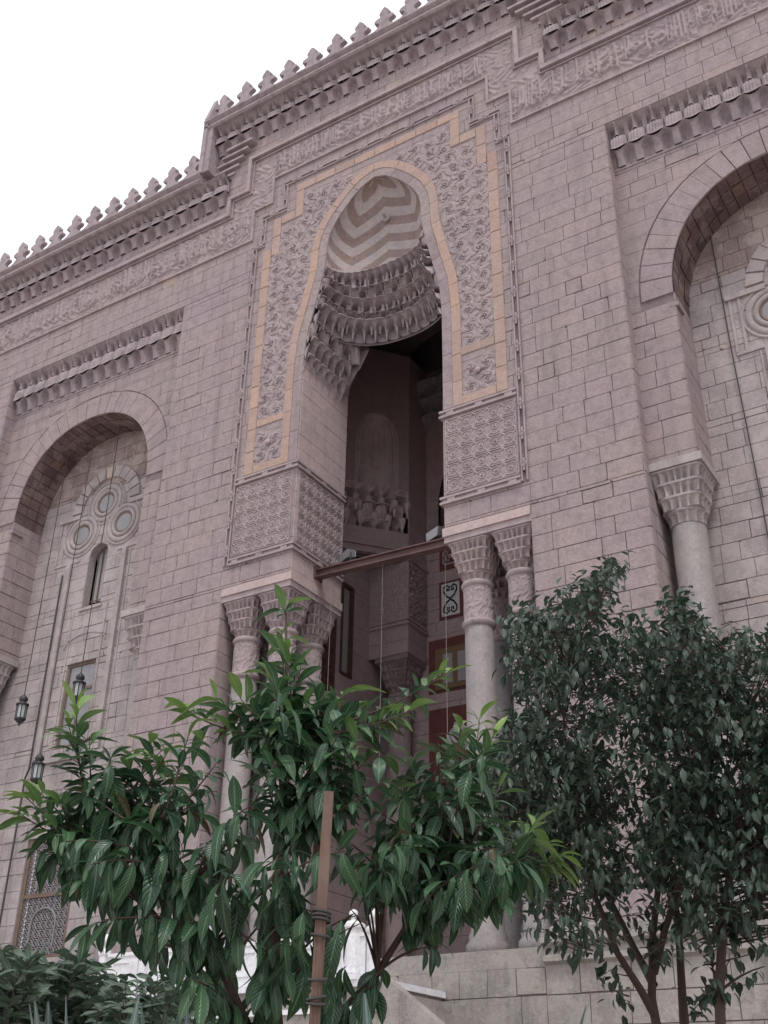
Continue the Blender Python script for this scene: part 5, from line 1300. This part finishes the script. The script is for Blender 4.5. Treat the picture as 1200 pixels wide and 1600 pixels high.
while twigs < 1250:
    if k < len(EXTRA): px_, py_ = EXTRA[k]; k += 1; dz = R.uniform(-0.3, 0.3)
    else:
        px_, py_ = R.uniform(730, 1340), R.uniform(870, 1510)
        if not inside(px_, py_, OUT): continue
        if py_ > 1370 and R.random() < 0.62: continue
        dz = R.uniform(-1.35, 1.35)
    tip = V(px_, py_, DR+dz); twigs += 1
    nd = min(nd_all, key=lambda q: (q-tip).length+(0.6 if q.z > tip.z else 0))
    mid = nd.lerp(tip, 0.5)+Vector((R.uniform(-.12, .12), R.uniform(-.12, .12), -0.05))
    P = bez(nd, mid, tip, 5); wood.tube(P[2:], [0.007, 0.006, 0.004, 0.003], 4)
    total = (tip-nd).length; sp = min(total, 0.34); ax0 = (P[-1]-P[-3]).normalized()
    for i in range(R.randint(12, 18)):
        f = R.random()**0.6; pt = tip+ax0*0.06-ax0*sp*(1-f)+Vector((R.gauss(0, .06), R.gauss(0, .06), R.gauss(0, .06)))
        a_ = R.uniform(0, 6.28); o1 = ax0.orthogonal().normalized(); o2 = ax0.cross(o1)
        d = o1*math.cos(a_)+o2*math.sin(a_)+ax0*0.5+Vector((0, 0, -0.55)); L_ = R.uniform(0.075, 0.135)
        leaf_into(foli, pt, d, Vector((R.uniform(-.4, .4), R.uniform(-.4, .4), 1)), L_, L_*0.44, R.uniform(0.1, 0.7), R.uniform(0.1, 0.4), 0.05+0.9*R.random(), 3); cnt += 1
wood.build('trunk', M['bark'], rt, smooth=True)
o = foli.build('crown', M['leaf2'], rt, smooth=True); o['kind'] = 'stuff'
# slender sapling at the right edge
sb = V(1125, 1600, 9.3); sroot = Vector((sb.x, sb.y, 0.03))
s3 = thing('slender_tree', 'thin sparse sapling right of the small leaved tree, against the bare wall', 'tree', tuple(sroot))
wood = MB(); foli = MB(); st = [sroot, V(1127, 1640, 9.3), V(1124, 1550, 9.3), V(1130, 1440, 9.3), V(1145, 1330, 9.3), V(1165, 1250, 9.3)]
wood.tube(st, [0.05, 0.042, 0.038, 0.034, 0.026, 0.012], 7)
for px_, py_ in ((1100, 1550), (1115, 1520), (1140, 1500), (1185, 1490), (1170, 1470), (1195, 1510), (1105, 1480), (1150, 1410), (1180, 1440), (1210, 1400), (1110, 1420), (1090, 1560), (1150, 1340), (1190, 1330), (1120, 1360)):
    tip = V(px_, py_, 9.3+R.uniform(-.3, .3)); nd = min(st, key=lambda q: (q-tip).length); P = bez(nd, nd.lerp(tip, .5)+Vector((0, 0, .05)), tip, 4); wood.tube(P, [.012, .01, .008, .006, .004], 4)
    ax0 = (tip-nd).normalized()
    for i in range(9):
        pt = tip-ax0*0.3*R.random(); d = Vector((R.gauss(0, 1), R.gauss(0, 1), -0.8)); L_ = R.uniform(.08, .13)
        leaf_into(foli, pt, d, Vector((0, 0, 1)), L_, L_*.45, .4, .3, .1+.8*R.random(), 3)
wood.build('trunk', M['bark'], s3, smooth=True); o = foli.build('crown', M['leaf2'], s3, smooth=True); o['kind'] = 'stuff'

# low shrubs at the lower left and agaves
def shrub(px0, px1, ptop, dist, label, n, mat, Ls, seed):
    R = random.Random(seed); c_ = V((px0+px1)/2, 1600, dist); rt_ = Vector((c_.x, c_.y, 0.03)); o = thing('shrub', label, 'shrub', tuple(rt_), 'garden shrubs')
    w_, f_l = MB(), MB()
    for i in range(n):
        px_ = R.uniform(px0, px1); py_ = ptop+abs(R.gauss(0, 1))*35+30*abs((px_-(px0+px1)/2)/(px1-px0))*2
        tip = V(px_, py_, dist+R.uniform(-.5, .5)); nd = rt_+Vector((R.uniform(-.15, .15), R.uniform(-.15, .15), 0)); P = bez(nd, nd.lerp(tip, .6)+Vector((0, 0, .12)), tip, 7)
        w_.tube(P, [.008-.0008*k for k in range(8)], 4); tot = (tip-nd).length
        for k in range(46):
            f = 0.35+0.65*k/45; j = min(6, int(f*7)); pt = P[j].lerp(P[j+1], f*7-j); ax0 = (P[j+1]-P[j]).normalized(); a_ = math.pi*(k % 2)+R.uniform(-.5, .5); o1 = ax0.orthogonal().normalized(); o2 = ax0.cross(o1)
            d = (o1*math.cos(a_)+o2*math.sin(a_))+ax0*.7+Vector((R.gauss(0, .3), R.gauss(0, .3), R.gauss(-.1, .5))); L_ = Ls*R.uniform(.8, 1.4)
            leaf_into(f_l, pt, d, Vector((R.gauss(0, 1), R.gauss(0, 1), 1)), L_, L_*.38, .4, .2, .1+.8*R.random(), 3)
    w_.build('stems', M['bark'], o); q = f_l.build('crown', M[mat], o, smooth=True); q['kind'] = 'stuff'
shrub(-30, 60, 1470, 7.2, 'bushy shrub cut off by the left edge below the lattice window', 46, 'leaf3', 0.11, 1)
shrub(40, 190, 1490, 8.0, 'feathery shrub with arching twigs below the lattice window', 52, 'leaf3', 0.11, 2)
shrub(150, 330, 1520, 7.4, 'low grey green shrub under the left branches of the large leaved tree', 56, 'leaf3', 0.1, 3)
def agave(px_, py_, dist, label, n, h, seed):
    R = random.Random(seed); c_ = V(px_, 1600, dist); hz = V(px_, py_, dist).z; rt_ = Vector((c_.x, c_.y, 0.03)); o = thing('agave', label, 'agave', tuple(rt_), 'agaves in the flower bed')
    for i in range(n):
        mb = MB(); a_ = 2.4*i; tl = R.uniform(0.02, 0.35); d = Vector((math.cos(a_)*tl, math.sin(a_)*tl, 1)); leaf_into(mb, rt_+Vector((0, 0, max(0, hz-h-0.3)*0)), d, Vector((-math.cos(a_), -math.sin(a_), .3)), hz*R.uniform(.8, 1.02)*1.05, 0.16, 0.03, 0.35, .2+.7*R.random(), 8); mb.build('leaf', M['agave'], o, smooth=True)
agave(215, 1568, 6.2, 'spiky blue green agave under the left of the large leaved tree', 13, 1, 4); agave(165, 1578, 6.4, 'smaller spiky agave left of the taller one', 11, 1, 5); agave(655, 1575, 4.2, 'broad green leaf tips rising at the lower edge right of the stake', 7, 1, 6); agave(330, 1580, 6.0, 'spiky agave half hidden behind the trunk of the large leaved tree', 10, 1, 7)
